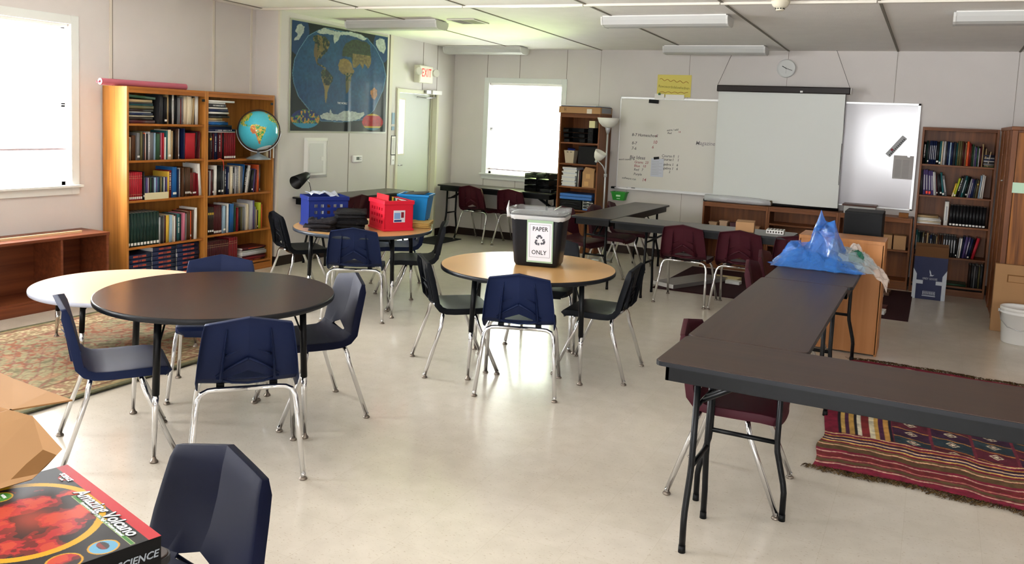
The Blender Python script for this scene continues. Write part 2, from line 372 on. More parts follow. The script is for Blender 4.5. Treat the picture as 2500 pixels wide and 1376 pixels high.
# ---------------------------------------------------------------- door in the map wall
M_door = mat('door_paint', '#C9CDC4', .45); M_jamb = mat('door_frame_paint', '#CFCDB8', .5)
dr = bpy.data.objects.new('door_1', None); COL.objects.link(dr); dr['kind'] = 'structure'
mb = MB().m(M_jamb); ya, yb, zt = DR[0], DR[1], DR[3]
mb.box(XL - .137, XL + .02, ya - .045, ya + .003, 0, zt + .045); mb.box(XL - .137, XL + .02, yb - .003, yb + .045, 0, zt + .045); mb.box(XL - .137, XL + .02, ya, yb, zt - .003, zt + .045)
mb.box(XL - .075, XL - .06, yb - .03, yb, 0, zt); mb.box(XL - .075, XL - .06, ya, ya + .012, 0, zt); mb.build('frame', dr, bevel=.003)
mb = MB().m(M_door); wall(mb, 'x', XL - .08, -.045, ya + .006, yb - .006, .012, zt - .006, ((ya + .11, ya + .26, 1.2, 1.93),)); mb.build('door_leaf', dr)
mb = MB().m(M_jamb); a, b = ya + .11, ya + .26
for p in ((a - .02, a, 1.18, 1.95), (b, b + .02, 1.18, 1.95), (a, b, 1.18, 1.2), (a, b, 1.93, 1.95)): mb.box(XL - .082, XL - .072, *p)
mb.build('vision_frame', dr)
mb = MB().m(M_pane).box(XL - .108, XL - .104, a, b, 1.2, 1.93); mb.build('vision_pane', dr)
mb = MB().m(M_steel); mb.box(XL - .08, XL - .074, ya + .045, ya + .085, 1.0, 1.14); mb.tube([(XL - .074, ya + .065, 1.05), (XL - .03, ya + .065, 1.05), (XL - .025, ya + .08, 1.05), (XL - .025, ya + .17, 1.05)], .009); mb.build('door_handle', dr)
mb = MB().m(M_white); mb.box(XL + .02, XL + .075, yb - .21, yb + .03, 2.03, 2.085); mb.m(M_steel)
mb.tube([(XL + .05, yb - .1, 2.03), (XL + .05, yb - .1, 1.985), (XL + .04, yb - .32, 1.975), (XL - .05, yb - .42, 1.985)], .009, 6); mb.box(XL + .02, XL + .06, yb - .34, yb - .24, 2.035, 2.08); mb.build('door_closer', dr)
mb = MB().m(mat('door_hinge', '#7C7668', .4, metal=.8))
for z in (.25, 1.05, 1.8): mb.box(XL - .08, XL - .066, yb - .012, yb, z, z + .1)
mb.build('hinge', dr)

# ---------------------------------------------------------------- ceiling fixtures
def fixture():
    t = thing('ceiling_light', '', 'ceiling light', (0, 0, 0))
    mb = MB().m(M_white); mb.box(-.60, .60, -.065, .065, -.055, 0); mb.box(-.60, .60, -.12, .12, -.018, -.0); mb.build('housing', t)
    mb = MB().m(mat('lens_diffuser', '#BFC0BD', .35, spec=.5)); pr = [(-.125, -.012), (-.125, -.045), (-.105, -.085), (-.06, -.1), (.06, -.1), (.105, -.085), (.125, -.045), (.125, -.012)]
    a = [mb.v((-.60, y, z)) for y, z in pr]; b = [mb.v((.60, y, z)) for y, z in pr]
    for q in range(len(pr) - 1): mb.f((a[q], b[q], b[q + 1], a[q + 1]))
    mb.build('diffuser', t)
    for s in (-1, 1):
        mb = MB().m(mat('fixture_cap', '#CFCFCB', .4)); e = [(y * 1.03, z * 1.02) for y, z in pr]
        a = [mb.v((s * .60, y, z)) for y, z in e]; b = [mb.v((s * .618, y, z)) for y, z in e]
        mb.f(a); mb.f(b[::-1]); n = len(e)
        for q in range(n): mb.f((a[q], a[(q + 1) % n], b[(q + 1) % n], b[q]))
        mb.build('end_cap', t)
    return t
fx = fixture()
for k, (x, y, lb) in enumerate([(-5.58, 7.98, 'white fluorescent ceiling light above the world map'), (-5.76, 10.42, 'white fluorescent ceiling light over the window in the back wall'),
        (-2.43, 7.93, 'white fluorescent ceiling light just in front of a vent, middle of the room'), (-2.52, 10.3, 'white fluorescent ceiling light above the yellow poster and screen'),
        (.64, 7.95, 'white fluorescent ceiling light cut off at the photo\'s right border')]):
    o = place(fx, k == 0, (x, y, ceil_z(y) - .003), 0, lb, 'fluorescent ceiling lights'); o.rotation_euler = (-.022, 0, 0)
def vent():
    t = thing('ceiling_vent', '', 'vent'); mb = MB().m(mat('vent_enamel', '#C9C6BB', .5))
    for b in ((-.17, .17, -.17, -.145), (-.17, .17, .145, .17), (-.17, -.145, -.145, .145), (.145, .17, -.145, .145), (-.006, .006, -.145, .145)): mb.box(*b, -.012, 0)
    mb.build('frame', t); mb = MB().m(mat('vent_slat', '#B5B2A8', .5))
    for k in range(9): mb.obox((-.075, -.13 + k * .0325, -.007), (.135, .02, .002), (R(35), 0, 0)); mb.obox((.022 + k * .0148, 0, -.007), (.002, .28, .012), (0, R(35), 0))
    mb.build('slats', t); mb = MB().m(M_black).box(-.145, .145, -.145, .145, -.0015, 0); mb.build('backing', t); return t
vn = vent()
for k, (x, y, lb) in enumerate([(-4.68, 8.05, 'square ceiling vent beside the light above the world map'), (-2.13, 8.12, 'square ceiling vent half hidden by the middle ceiling light'), (.3, 8.12, 'square ceiling vent behind the light at the far right')]):
    o = place(vn, k == 0, (x, y, ceil_z(y) - .001), 0, lb, 'ceiling vents'); o.rotation_euler = (-.022, 0, 0)
t = thing('smoke_detector', 'round white smoke detector on the ceiling at the end of the strip', 'smoke detector', (-1.25, 7.2, ceil_z(7.2)))
mb = MB().m(mat('detector_plastic', '#DBD5C0', .5)); mb.lathe([(.075, 0), (.075, -.012), (.062, -.04), (.05, -.052), (.046, -.056)], n=28); mb.build('base', t)
mb = MB().m(mat('detector_plastic', '#DBD5C0', .5)); mb.lathe([(.036, -.05), (.034, -.075), (.028, -.08)], n=24); mb.m(M_black)
for k in range(10): an = k * .628; mb.obox((.036 * math.cos(an), .036 * math.sin(an), -.065), (.004, .012, .008), (0, 0, an))
mb.build('sensor_head', t)
# ---------------------------------------------------------------- school chair
def shell_mesh(mt, hole=True):
    """one moulded seat and back. y forward, z up; local origin on the floor under the seat"""
    # rows: y, z, half width, crease depth (back), dish
    rows = [(.240, .402, .165, 0, 0), (.232, .425, .190, 0, .0), (.212, .443, .205, 0, .001), (.15, .450, .214, 0, .004), (.05, .449, .218, 0, .010), (-.05, .448, .218, 0, .012),
            (-.105, .451, .216, 0, .010), (-.138, .464, .219, .004, .004), (-.152, .482, .222, .012, 0), (-.158, .499, .223, .018, 0), (-.178, .58, .214, .03, 0), (-.198, .66, .204, .034, 0), (-.214, .725, .194, .034, 0), (-.224, .757, .186, .032, 0)]
    us = [-1, -.93, -.8, -.6, -.4, -.2, 0, .2, .4, .6, .8, .93, 1]
    V = []; nr = len(rows)
    for r, (y, z, hw, cr, ds) in enumerate(rows):
        back = r >= 8
        for u in us:
            au = abs(u); x = u * hw
            yy = y - cr * (1 - au) ** .9 if back else y; zz = z - ds * (1 - au ** 2)
            if r == nr - 1: zz += .036 * (1 - au) ; yy -= .004
            if r == nr - 2: zz += .02 * (1 - au)
            if r == 9: zz += .036 * max(0, 1 - au / .45) - .014
            if r == 8 and au < .65: zz -= .004
            if r == 0: yy -= .02 * au ** 2
            V.append((x, yy, zz))
    F = []; n = len(us)
    for r in range(nr - 1):
        for c in range(n - 1):
            if hole and r == 8 and 3 < c < 8: continue
            F.append((r * n + c, r * n + c + 1, (r + 1) * n + c + 1, (r + 1) * n + c))
    # turned rim all round, following the shell's rear / under side
    def nrm(r):
        y0, z0 = rows[max(r - 1, 0)][:2]; y1, z1 = rows[min(r + 1, nr - 1)][:2]; d = Vector((0, y1 - y0, z1 - z0)).normalized(); return Vector((0, d.z, -d.y)) * -1 if False else Vector((0, -abs(d.z), -abs(d.y)))
    for side, c in ((-1, 0), (1, n - 1)):
        base = len(V)
        for r in range(nr):
            nn = nrm(r); p = Vector(V[r * n + c]); q = p + nn * (.036 if 0 < r < nr - 1 else .018); q.x += side * .003; V.append(tuple(q))
        for r in range(nr - 1):
            a, b2 = r * n + c, (r + 1) * n + c; d, e = base + r, base + r + 1
            F.append((a, b2, e, d) if side < 0 else (b2, a, d, e))
    base = len(V); r = nr - 1
    for c in range(n): p = Vector(V[r * n + c]); V.append((p.x, p.y - .02, p.z - .004))
    for c in range(n - 1): F.append((r * n + c, r * n + c + 1, base + c + 1, base + c))
    F.append(((nr - 1) * n, base, n * nr + nr - 1)); F.append(((nr - 1) * n + n - 1, n * nr + 2 * nr - 1, base + n - 1))
    base = len(V)
    for c in range(n): p = Vector(V[c]); V.append((p.x, p.y - .004, p.z - .014))
    for c in range(n - 1): F.append((c + 1, c, base + c, base + c + 1))
    me = bpy.data.meshes.new('seat_shell'); me.from_pydata(V, [], F); me.materials.append(mt)
    o = bpy.data.objects.new('seat_shell', me); COL.objects.link(o)
    s = o.modifiers.new('solid', 'SOLIDIFY'); s.thickness = .005; s.offset = -1
    b = o.modifiers.new('bevel', 'BEVEL'); b.width = .0018; b.segments = 2; b.limit_method = 'ANGLE'; b.angle_limit = R(35)
    bpy.context.view_layer.update(); me2 = bpy.data.meshes.new_from_object(o.evaluated_get(bpy.context.evaluated_depsgraph_get()))
    bpy.data.objects.remove(o); me2.name = 'seat_shell'
    bmm = bmesh.new(); bmm.from_mesh(me2)
    bmesh.ops.recalc_face_normals(bmm, faces=bmm.faces); bmm.to_mesh(me2); bmm.free()
    me2.shade_smooth() if hasattr(me2, 'shade_smooth') else None
    for e in me2.edges: pass
    me2.set_sharp_from_angle(angle=R(28))
    for e in me2.edges:
        a_, b_ = (me2.vertices[i].co for i in e.vertices)
        if abs(a_.x) < 1e-3 and abs(b_.x) < 1e-3 and min(a_.z, b_.z) > .49: e.use_edge_sharp = True
    return me2
def chair(mt, nm='school_chair', hole=True):
    t = thing(nm, '', 'chair')
    o = bpy.data.objects.new('seat_shell', shell_mesh(mt, hole)); COL.objects.link(o); o.parent = t
    # ribs and chevrons moulded on the rear of the back
    mb = MB().m(mt)
    for s in (-1, 1):
        mb.poly([(s*.118, -.19, .49), (s*.112, -.208, .49), (s*.098, -.243, .70), (s*.094, -.24, .715), (s*.099, -.228, .70)]); 
        mb.tube([(s*.121, -.176, .475), (s*.112, -.205, .58), (s*.1, -.232, .69), (s*.095, -.243, .735)], [.007, .006, .005, .002], 6)
        mb.tube([(s*.112, -.205, .60), (s*.04, -.246, .636)], [.006, .0015], 6)
        mb.tube([(s*.14, -.172, .50), (s*.08, -.196, .545), (0, -.224, .594)], [.004, .006, .008], 6)
    mb.tube([(-.14, -.165, .487), (-.07, -.178, .468), (0, -.18, .463), (.07, -.178, .468), (.14, -.165, .487)], .006, 6)
    mb.build('back_ribs', t)
    def foot(parent, x, y):
        g = MB().m(M_chrome); g.lathe([(.011, .03), (.012, .014)], (x, y, 0), 12); g.m(mat('nickel_glide', '#8E8378', .35, metal=.8)); g.lathe([(.006, .016), (.017, .010), (.020, .003), (.018, 0)], (x, y, 0), 14); g.build('glide', parent)
    for sy, yt in ((-1, -.128), (1, .09)):
        for s in (-1, 1):
            pts = [(s*.252, sy*.25, .02), (s*.226, sy*.25 + (yt - sy*.25) * .86, .335), (s*.219, yt + sy*.010, .378), (s*.203, yt + sy*.002, .405), (s*.175, yt, .418), (s*.14, yt, .421), (0, yt, .421)]
            mb = MB().m(M_chrome).tube(pts, .0125, 10); l = mb.build('leg', t); foot(l, s*.252, sy*.25)
    for s in (-1, 1): mb = MB().m(M_blackp); mb.tube([(s*.12, -.12, .418), (s*.12, .10, .418)], .009, 8); mb.box(s*.12 - .018, s*.12 + .018, -.11, -.07, .41, .443); mb.box(s*.12 - .018, s*.12 + .018, .07, .11, .41, .443); mb.build('seat_bracket', t)
    return t
M_navy = mat('navy_plastic', '#1A2850', .5, spec=.3, bump=.15, bscale=900)
M_char = mat('charcoal_plastic', '#10141B', .5, spec=.28, bump=.15, bscale=900)
M_maroon = mat('maroon_plastic', '#4A1824', .5, spec=.3, bump=.15, bscale=900)
ch = {'n': chair(M_navy), 'c': chair(M_char), 'm': chair(M_maroon), 'd': chair(mat('midnight_plastic', '#0F1530', .52, spec=.18, bump=.15, bscale=900))}; used = set()
def put(kind, x, y, fx_, fy_, label, group):
    rz = math.atan2(-fx_, fy_); place(ch[kind], kind not in used, (x, y, 0), rz, label, group); used.add(kind)
g1, g2, g3 = 'navy school chairs', 'charcoal school chairs', 'maroon school chairs'
put('n', -2.91, 3.0, -.73, .69, 'navy school chair with its back to us at the dark brown round table', g1)
put('n', -3.60, 2.82, .56, .83, 'navy school chair seen side-on between the dark table and pale low table', g1)
put('n', -3.86, 3.73, .66, -.75, 'navy school chair on the far side of the dark brown round table', g1)
put('n', -2.325, 4.83, -.35, .935, 'navy school chair with its back to us, in front of the recycling bin', g1)
put('n', -4.35, 5.765, -.48, .88, 'navy school chair with its back to us before the folded black clothes', g1)
put('n', -4.72, 6.93, -.75, -.66, 'navy school chair behind the crate table, mostly hidden below its top', g1)
put('d', -3.145, 3.75, -.52, -.855, 'midnight blue school chair at the dark round table, front towards us', g1)
put('d', -1.735, 1.43, -.13, -.99, 'midnight blue school chair nearest the camera beside the volcano game box', g1)
put('c', -2.92, 5.0, .73, .68, 'black school chair whose seat faces the recycling bin, nearer the crate table', g2)
put('c', -2.02, 5.49, -1, -.08, 'black school chair whose seat faces the recycling bin, nearer the long tables', g2)
put('c', -2.68, 6.0, .2, -.98, 'black school chair half hidden behind the recycling bin', g2)
put('c', -4.156, 6.386, -.84, -.55, 'black school chair on the red crate side of the crate table', g2)
put('c', -5.31, 6.15, .51, .86, 'black school chair between the globe bookcase and the blue crate', g2)
put('m', -6.16, 7.88, -1, .05, 'maroon chair behind the blue crate at the wall table', g3)
put('m', -5.74, 10.41, .15, .99, 'maroon chair at the window table, nearer the exit door', g3)
put('m', -5.13, 10.41, .1, 1, 'maroon chair at the window table, partly behind the recycling bin', g3)
put('m', -3.45, 8.57, .98, -.18, 'nearest of three maroon chairs tucked under the lengthwise black table', g3)
put('m', -3.29, 9.15, 1, 0, 'middle one of three maroon chairs tucked under the lengthwise black table', g3)
put('m', -3.27, 9.69, .98, .15, 'farthest of three maroon chairs, its back below the green basket', g3)
put('m', -2.145, 8.22, 0, 1, 'maroon chair with its back to us at the crosswise table, farthest from plastic bags', g3)
put('m', -1.60, 8.22, 0, 1, 'maroon chair before the small carton on the crosswise table', g3)
put('m', -1.08, 8.24, 0, 1, 'maroon chair cut off by the tan panel, behind the blue plastic bags', g3)
put('m', -.905, 6.20, 1, 0, 'maroon chair seen edge-on beside the long table, nearer one of the pair', g3)
put('m', -.925, 6.80, 1, 0, 'maroon chair seen edge-on beside the blue bag, farther one of the pair', g3)
put('m', -.775, 4.05, 1, .03, 'maroon chair half under the nearest corner of the black tables', g3)

# ---------------------------------------------------------------- round activity tables
def round_table(label, x, y, h, ang, top, edge, legblack=.34, apron=True, r=.61):
    t = thing('round_table', label, 'table', (x, y, 0), R(ang), 'round activity tables')
    mb = MB().m(top).lathe([(0, h - .006), (0, h), (r - .006, h), (r - .002, h - .002)], n=96, smooth=False); 
    mb = MB().m(top).prism([((r - .003) * math.cos(k * math.pi / 48), (r - .003) * math.sin(k * math.pi / 48)) for k in range(96)], h - .026, h); mb.build('tabletop', t)
    mb = MB().m(edge).lathe([(r - .004, h - .0005), (r + .001, h - .003), (r + .003, h - .014), (r + .001, h - .027), (r - .006, h - .03), (r - .01, h - .028)], n=96); mb.build('edge_band', t)
    if apron:
        mb = MB().m(M_blackp); q = .46
        for a in range(4):
            c, s = math.cos(a * math.pi / 2), math.sin(a * math.pi / 2)
            p = [(q * math.cos(a * math.pi / 2 + d), q * math.sin(a * math.pi / 2 + d)) for d in (0, math.pi / 2)]
            d = Vector((p[1][0] - p[0][0], p[1][1] - p[0][1], 0)); mid = Vector(((p[0][0] + p[1][0]) / 2, (p[0][1] + p[1][1]) / 2, h - .05)); mb.obox(mid, (d.length, .02, .045), (0, 0, math.atan2(d.y, d.x)))
        mb.build('apron', t)
    for a in range(4):
        c, s = math.cos(a * math.pi / 2), math.sin(a * math.pi / 2); zb = h * (1 - .55) if h > .6 else .2
        mb = MB().m(M_blackp).tube([(c*.50, s*.50, h - .03), (c*.515, s*.515, zb)], .0175, 14); mb.tube([(c*.43, s*.43, h - .032), (c*.508, s*.508, h - .2 if h > .6 else h - .1)], .005, 6)
        l = mb.build('leg', t)
        mb = MB().m(M_chrome).tube([(c*.515, s*.515, zb), (c*.517, s*.517, zb - .06), (c*.527, s*.527, .03)], [.0155, .0152, .0095], 12); mb.build('leg_insert', l)
        mb = MB().m(mat('nickel_glide', '#8E8378', .35, metal=.8)); mb.lathe([(.008, .032), (.012, .016), (.02, .008), (.02, 0)], (c*.527, s*.527, 0), 14); mb.build('glide', l)
    return t
M_walnut = wood('walnut_laminate', '#44251B', '#2A1712', .25, 0, 3, 14, coat=.2); M_maple = mat('tan_laminate', '#BF9661', .28, var=.06, vscale=6, coat=.1)
M_pink = mat('pale_laminate', '#D6AE92', .35, var=.03, vscale=5); M_gband = mat('grey_band', '#AEB3C4', .5); M_bband = mat('black_band', '#1E2127', .4); M_bgband = mat('blue_black_band', '#3A4450', .35)
round_table('dark walnut round table in front of the pale low table', -3.40, 3.29, .74, -77, M_walnut, M_bband)
round_table('tan round table carrying the paper recycling bin', -2.50, 5.27, .72, -109, M_maple, M_bband)
round_table('tan round table with plastic crates and folded black clothes', -4.54, 6.09, .72, -24, M_maple, M_bgband)
round_table('low pale pinkish round table on the floral rug', -5.13, 4.09, .42, 201, M_pink, M_gband, apron=False).location.z = .012

# ---------------------------------------------------------------- folding tables
M_ftop = wood('folding_top', '#4E382C', '#3A2A24', .42, 0, 2.5, 14, coat=.1); M_ftop2 = wood('folding_top_far', '#4A443D', '#3C3733', .3, 0, 2.5, 14, coat=.1)
def folding_table(label, x0, x1, y0, y1, h, along, inset=.14, top=None, slim=False):
    cx, cy = (x0 + x1) / 2, (y0 + y1) / 2; L = (x1 - x0) if along == 'x' else (y1 - y0); Wd = (y1 - y0) if along == 'x' else (x1 - x0)
    t = thing('folding_table', label, 'table', (cx, cy, 0), 0 if along == 'x' else R(90), 'black folding tables')
    top = top or M_ftop; c = .03
    def rr(a, b, c):
        o = []
        for sx, sy, a0 in ((1, 1, 0), (-1, 1, 90), (-1, -1, 180), (1, -1, 270)):
            for k in range(5): an = R(a0 + k * 22.5); o.append((sx * (a - c) + c * math.cos(an), sy * (b - c) + c * math.sin(an)))
        return o
    mb = MB().m(top).prism(rr(L/2, Wd/2, c), h - .016, h); mb.build('tabletop', t, bevel=.002)
    mb = MB().m(M_bband).prism(rr(L/2 + .003, Wd/2 + .003, c), h - .02, h - .003); mb.build('edge_band', t)
    mb = MB().m(M_blackp); a, b = L/2 - .035, Wd/2 - .03
    for bx in ((-a, a, -b, -b + .016), (-a, a, b - .016, b), (-a, -a + .016, -b, b), (a - .016, a, -b, b)): mb.box(*bx, h - .085, h - .019)
    mb.build('apron', t, bevel=.002)
    for s in (-1, 1):
        ex = s * (L/2 - inset); w1 = Wd/2 - .11; w2 = Wd/2 - .065
        for q in (-1, 1):
            mb = MB().m(M_blackp).tube([(ex - s*.012, q*w1, h - .03), (ex - s*.006, q*w1, .36), (ex - s*.004, q*(w1 + .004), .31), (ex, q*(w2 - .006), .17), (ex, q*w2, .13), (ex, q*w2, .012)], .0135, 10)
            l = mb.build('leg', t); mb = MB().m(M_black).lathe([(.0145, .03), (.0155, 0)], (ex, q*w2, 0), 12); mb.build('foot_cap', l)
        mb = MB().m(M_blackp).tube([(ex - s*.006, -w1, .35), (ex - s*.006, w1, .35)], .011, 8); mb.build('crossbar', t)
        mb = MB().m(M_blackp)
        mb.tube([(ex - s*.01, -w1, h - .2), (ex - s*.01, w1, h - .2)], .009, 8)
        mb.tube([(ex - s*.01, -.03, h - .2), (ex - s*.3, -.03, h - .03)], .01, 6); mb.tube([(ex - s*.01, .03, h - .2), (ex - s*.3, .03, h - .03)], .01, 6); mb.build('brace', t)
    return t
folding_table('nearest dark folding table running out of the picture past the kilim', -.945, .885, 3.225, 3.705, .80, 'x')
folding_table('long dark folding table between the nearest one and the plastic bags', -.945, -.425, 3.712, 5.50, .80, 'y', inset=.09)
folding_table('dark folding table under the blue plastic bags', -.93, -.40, 5.506, 6.98, .80, 'y', inset=.1)
folding_table('dark folding table crosswise, holding a small carton, before the screen', -2.915, -1.15, 8.01, 8.50, .76, 'x', inset=.35, top=M_ftop2)
folding_table('lengthwise dark folding table between the tall bookcase and whiteboard', -3.385, -2.93, 8.12, 10.2, .76, 'y', top=M_ftop2)
folding_table('black folding table beneath the back wall window', -6.38, -4.58, 10.27, 10.745, .76, 'x', inset=.1, top=M_ftop2)
folding_table('black folding table against the wall under the electrical panel', -6.44, -6.0, 7.30, 9.12, .76, 'y', top=M_ftop2)
# ---------------------------------------------------------------- bookcases. local: x along the front, front faces -y, back at y=+depth
def bookcase(name, label, loc, rz, W, H, Dp, shelves, wd, wh=None, kick=.09, group=None, apron=.055, th=.022, tabs=False):
    t = thing(name, label, 'bookcase', loc, rz, group); wh = wh or wd
    for s in (0, 1):
        x0 = 0 if s == 0 else W - th; MB().m(wd).box(x0, x0 + th, 0, Dp, 0, H).build('side_panel', t, bevel=.002)
    MB().m(wd).box(th, W - th, Dp - .008, Dp, kick, H - .02).build('back_panel', t)
    MB().m(wh).box(th, W - th, 0.001, Dp - .008, H - .022, H).build('top_panel', t, bevel=.002)
    if apron: MB().m(wh).box(th, W - th, 0.0, .02, H - apron, H - .022).build('top_rail', t, bevel=.002)
    if kick: MB().m(wh).box(th, W - th, 0.0, .02, 0, kick - .02).build('kick_board', t)
    for z in shelves: MB().m(wh).box(th + .001, W - th - .001, 0.006, Dp - .009, z - .02, z).build('shelf', t, bevel=.0015)
    if tabs: MB().m(M_black).box(W - th - .04, W - th - .002, -.002, .0, H - .105, H - .08).build('label_holder', t)
    return t
M_oak_h = wood('golden_oak_shelf', '#B3702F', '#96581F', .38, 0, 5, 14, coat=.15)
HB = 1.875
SL = (1.545, 1.212, .848, .42, .09); SR = (1.198, .838, .44, .10)
bookcase('bookcase', 'golden oak bookcase nearer the big window, pink roll on top', (-6.46, 5.167, 0), R(90), .912, HB, .32, SL, M_oak, M_oak_h, group='golden oak bookcases', tabs=True)
bookcase('bookcase', 'golden oak bookcase that holds the globe', (-6.46, 6.081, 0), R(90), .945, HB, .32, SR, M_oak, M_oak_h, group='golden oak bookcases', tabs=True)
# tall dark unit by the window, low units, right-hand unit
tb = bookcase('bookcase', 'tall narrow dark bookcase between the window and the white floor lamp', (-4.53, 10.32, 0), 0, .572, 1.85, .43, (1.465, 1.185, .88, .575), M_dwood, M_dwood_h)
for s in (0, 1):
    mb = MB().m(M_dwood); xa = .022 + s * .265; mb.box(xa, xa + .262, -.018, 0, .03, .54); mb.m(mat('slot_shadow', '#2A1A10', .8))
    mb2 = MB().m(M_dwood)
    for k in range(5): mb2.box(xa + .04 + k*.042, xa + .058 + k*.042, -.024, -.018, .08, .49)
    d = mb.build('cabinet_door', tb, bevel=.002); mb2.build('slats', d, bevel=.002); MB().m(M_steel).box(xa + (.225 if s == 0 else .03), xa + (.235 if s == 0 else .04), -.035, -.018, .4, .47).build('handle', d)
for k, (x, wdt, lb) in enumerate([(-2.575, .795, 'low dark bookcase under the rolled plastic, nearest the left whiteboard'), (-1.778, .80, 'low dark bookcase under the black bottom bar of the screen'), (-.976, .785, 'low dark bookcase behind the tan panel, two cartons in it')]):
    bookcase('low_bookcase', lb, (x, 10.44, 0), 0, wdt, .82, .32, ((.45, .10) if k != 1 else (.62, .36, .10)), M_dwood, M_dwood_h, group='low dark bookcases', kick=.1)
bookcase('bookcase', 'dark bookcase full of books between the whiteboard and the oak cabinet', (-.172, 10.44, 0), 0, .752, 1.855, .32, (1.445, 1.10, .775, .425, .11), M_dwood, M_dwood_h, apron=.035)
# long low cabinet at the left wall
t = thing('low_cabinet', 'long low red-brown open cabinet beneath the big window', 'cabinet', (0, 0, 0))
mb = MB().m(M_rwood).box(-6.785, -6.41, 3.05, 4.955, .575, .60); mb.build('top_panel', t, bevel=.003)
for y in (3.06, 4.50, 4.93): MB().m(M_rwood).box(-6.78, -6.42, y, y + .022, .02, .575).build('side_panel' if y != 4.5 else 'divider', t, bevel=.002)
MB().m(M_rwood).box(-6.785, -6.777, 3.06, 4.95, .05, .575).build('back_panel', t)
MB().m(M_rwood).box(-6.78, -6.43, 3.06, 4.95, .085, .105).build('bottom_shelf', t); MB().m(M_rwood).box(-6.44, -6.42, 3.06, 4.95, .0, .085).build('kick_board', t)
MB().m(M_rwood).box(-6.77, -6.70, 4.56, 4.60, .105, .575).build('inner_rail', t)
MB().m(mat('bare_wood_edge', '#D9B48A', .5)).box(-6.56, -6.535, 3.05, 4.78, .60, .618).build('loose_strip', t)

t = thing('paper_roll', 'pink rolled mat lying on top of the golden oak bookcase', 'paper roll', (-6.62, 5.49, 1.905))
mb = MB().m(mat('pink_roll', '#B0606E', .75)); mb.tube([(0, -.47, 0), (0, .47, 0)], .029, 20, cap=False); mb.tube([(0, -.47, 0), (0, .47, 0)], .011, 12, cap=False)
for s in (-.47, .47):
    for k in range(20):
        a0, a1 = k * .314159, (k + 1) * .314159; P = lambda r, a: (r * math.cos(a), s, r * math.sin(a)); mb.m(mat('pink_roll_end', '#D9959B', .75)); mb.poly([P(.029, a0), P(.029, a1), P(.011, a1), P(.011, a0)])
mb.build('roll', t); mb = MB().m(mat('pink_roll', '#B0606E', .75)); mb.tube([(.0, -.475, -.0), (-.03, -.476, -.012), (-.035, -.477, .004)], .004, 6); mb.build('loose_edge', t)

# ---------------------------------------------------------------- books
NB = {'black': '#17171A', 'dark grey': '#3A3B3E', 'grey': '#77787A', 'white': '#D9D7D0', 'cream': '#CFC3A8', 'tan': '#A88F68', 'brown': '#5C3A24', 'dark brown': '#33221A', 'maroon': '#54191F', 'red': '#A81F2C',
      'dark red': '#7E1A22', 'orange': '#C4512A', 'yellow': '#C9A53C', 'lime': '#A9B42E', 'green': '#35593F', 'dark green': '#12332C', 'teal': '#2C6A6E', 'blue': '#1F5C9A', 'navy': '#1B2850', 'purple': '#5B4C80', 'pink': '#B9687C', 'pale blue': '#8FA9BC', 'olive': '#6B6440', 'silver': '#A9A9AC'}
ordn = ['first', 'second', 'third', 'fourth', 'fifth', 'sixth', 'seventh', 'eighth', 'ninth', 'tenth', 'eleventh', 'twelfth', 'thirteenth', 'fourteenth', 'fifteenth', 'sixteenth', 'seventeenth', 'eighteenth', 'nineteenth', 'twentieth'] + ['twenty-' + x for x in ('first', 'second', 'third', 'fourth', 'fifth', 'sixth', 'seventh', 'eighth', 'ninth')] + ['thirtieth'] + ['thirty-' + x for x in ('first', 'second', 'third', 'fourth', 'fifth', 'sixth', 'seventh', 'eighth', 'ninth')]
def bmat(c): return mat('cover_' + c.replace(' ', '_'), NB[c], .42, var=.12, vscale=30)
_BM = {}
def book_mesh(w, h, d, c, style):
    k = (round(w, 3), round(h, 3), round(d, 3), c, style)
    if k in _BM: return _BM[k]
    mb = MB().m(bmat(c)); e = min(.0025, w * .2)
    r_ = min(.004, w * .16); pr = [(0, .004), (w * .12, .0012), (w * .5, -r_ * .0 + .0), (w * .88, .0012), (w, .004)]
    mb.prism(pr, 0, h, True); mb.box(0, e, .004, d, 0, h); mb.box(w - e, w, .004, d, 0, h)
    mb.m(M_paper).box(e, w - e, .004, d - .004, .003, h - .003)
    acc = {'L': ('white', .10, .17), 'l': ('white', .04, .12), 'o': ('red', .04, .15), 'g': ('yellow', .72, .80), 's': ('silver', .2, .8), 'c': ('cream', .0, .3), 't': ('orange', .25, .8), 'w': ('white', .3, .9)}
    for q in style:
        if q in acc:
            cc, a, b = acc[q]; mm = {'o': mat('tape_red', '#F0452E', .5)}.get(q) or bmat(cc); x0, x1 = (w * .12, w * .88) if q not in 'stw' else (w * .3, w * .7)
            if q in 'tw': # broken lettering running along the spine
                z = a
                r2 = random.Random(sum(map(ord, str(k))))
                while z < b: mb.m(mm).poly([(x0, -.0004, z * h), (x1, -.0004, z * h), (x1, -.0004, (z + .022) * h), (x0, -.0004, (z + .022) * h)]); z += r2.choice([.035, .035, .06])
            else: mb.m(mm).poly([(x0, -.0004, a * h), (x1, -.0004, a * h), (x1, -.0004, b * h), (x0, -.0004, b * h)])
        if q == 'b': # gilt bands
            for a in (.12, .2, .78, .86): mb.m(bmat('tan')).poly([(0, -.0004, a * h), (w, -.0004, a * h), (w, -.0004, (a + .012) * h), (0, -.0004, (a + .012) * h)])
    me = mb.build('book').data; o = [x for x in bpy.data.objects if x.data == me][0]; bpy.data.objects.remove(o); _BM[k] = me; return me
def frame_of(loc, rz): return Matrix.Translation(loc) @ Matrix.Rotation(rz, 4, 'Z')
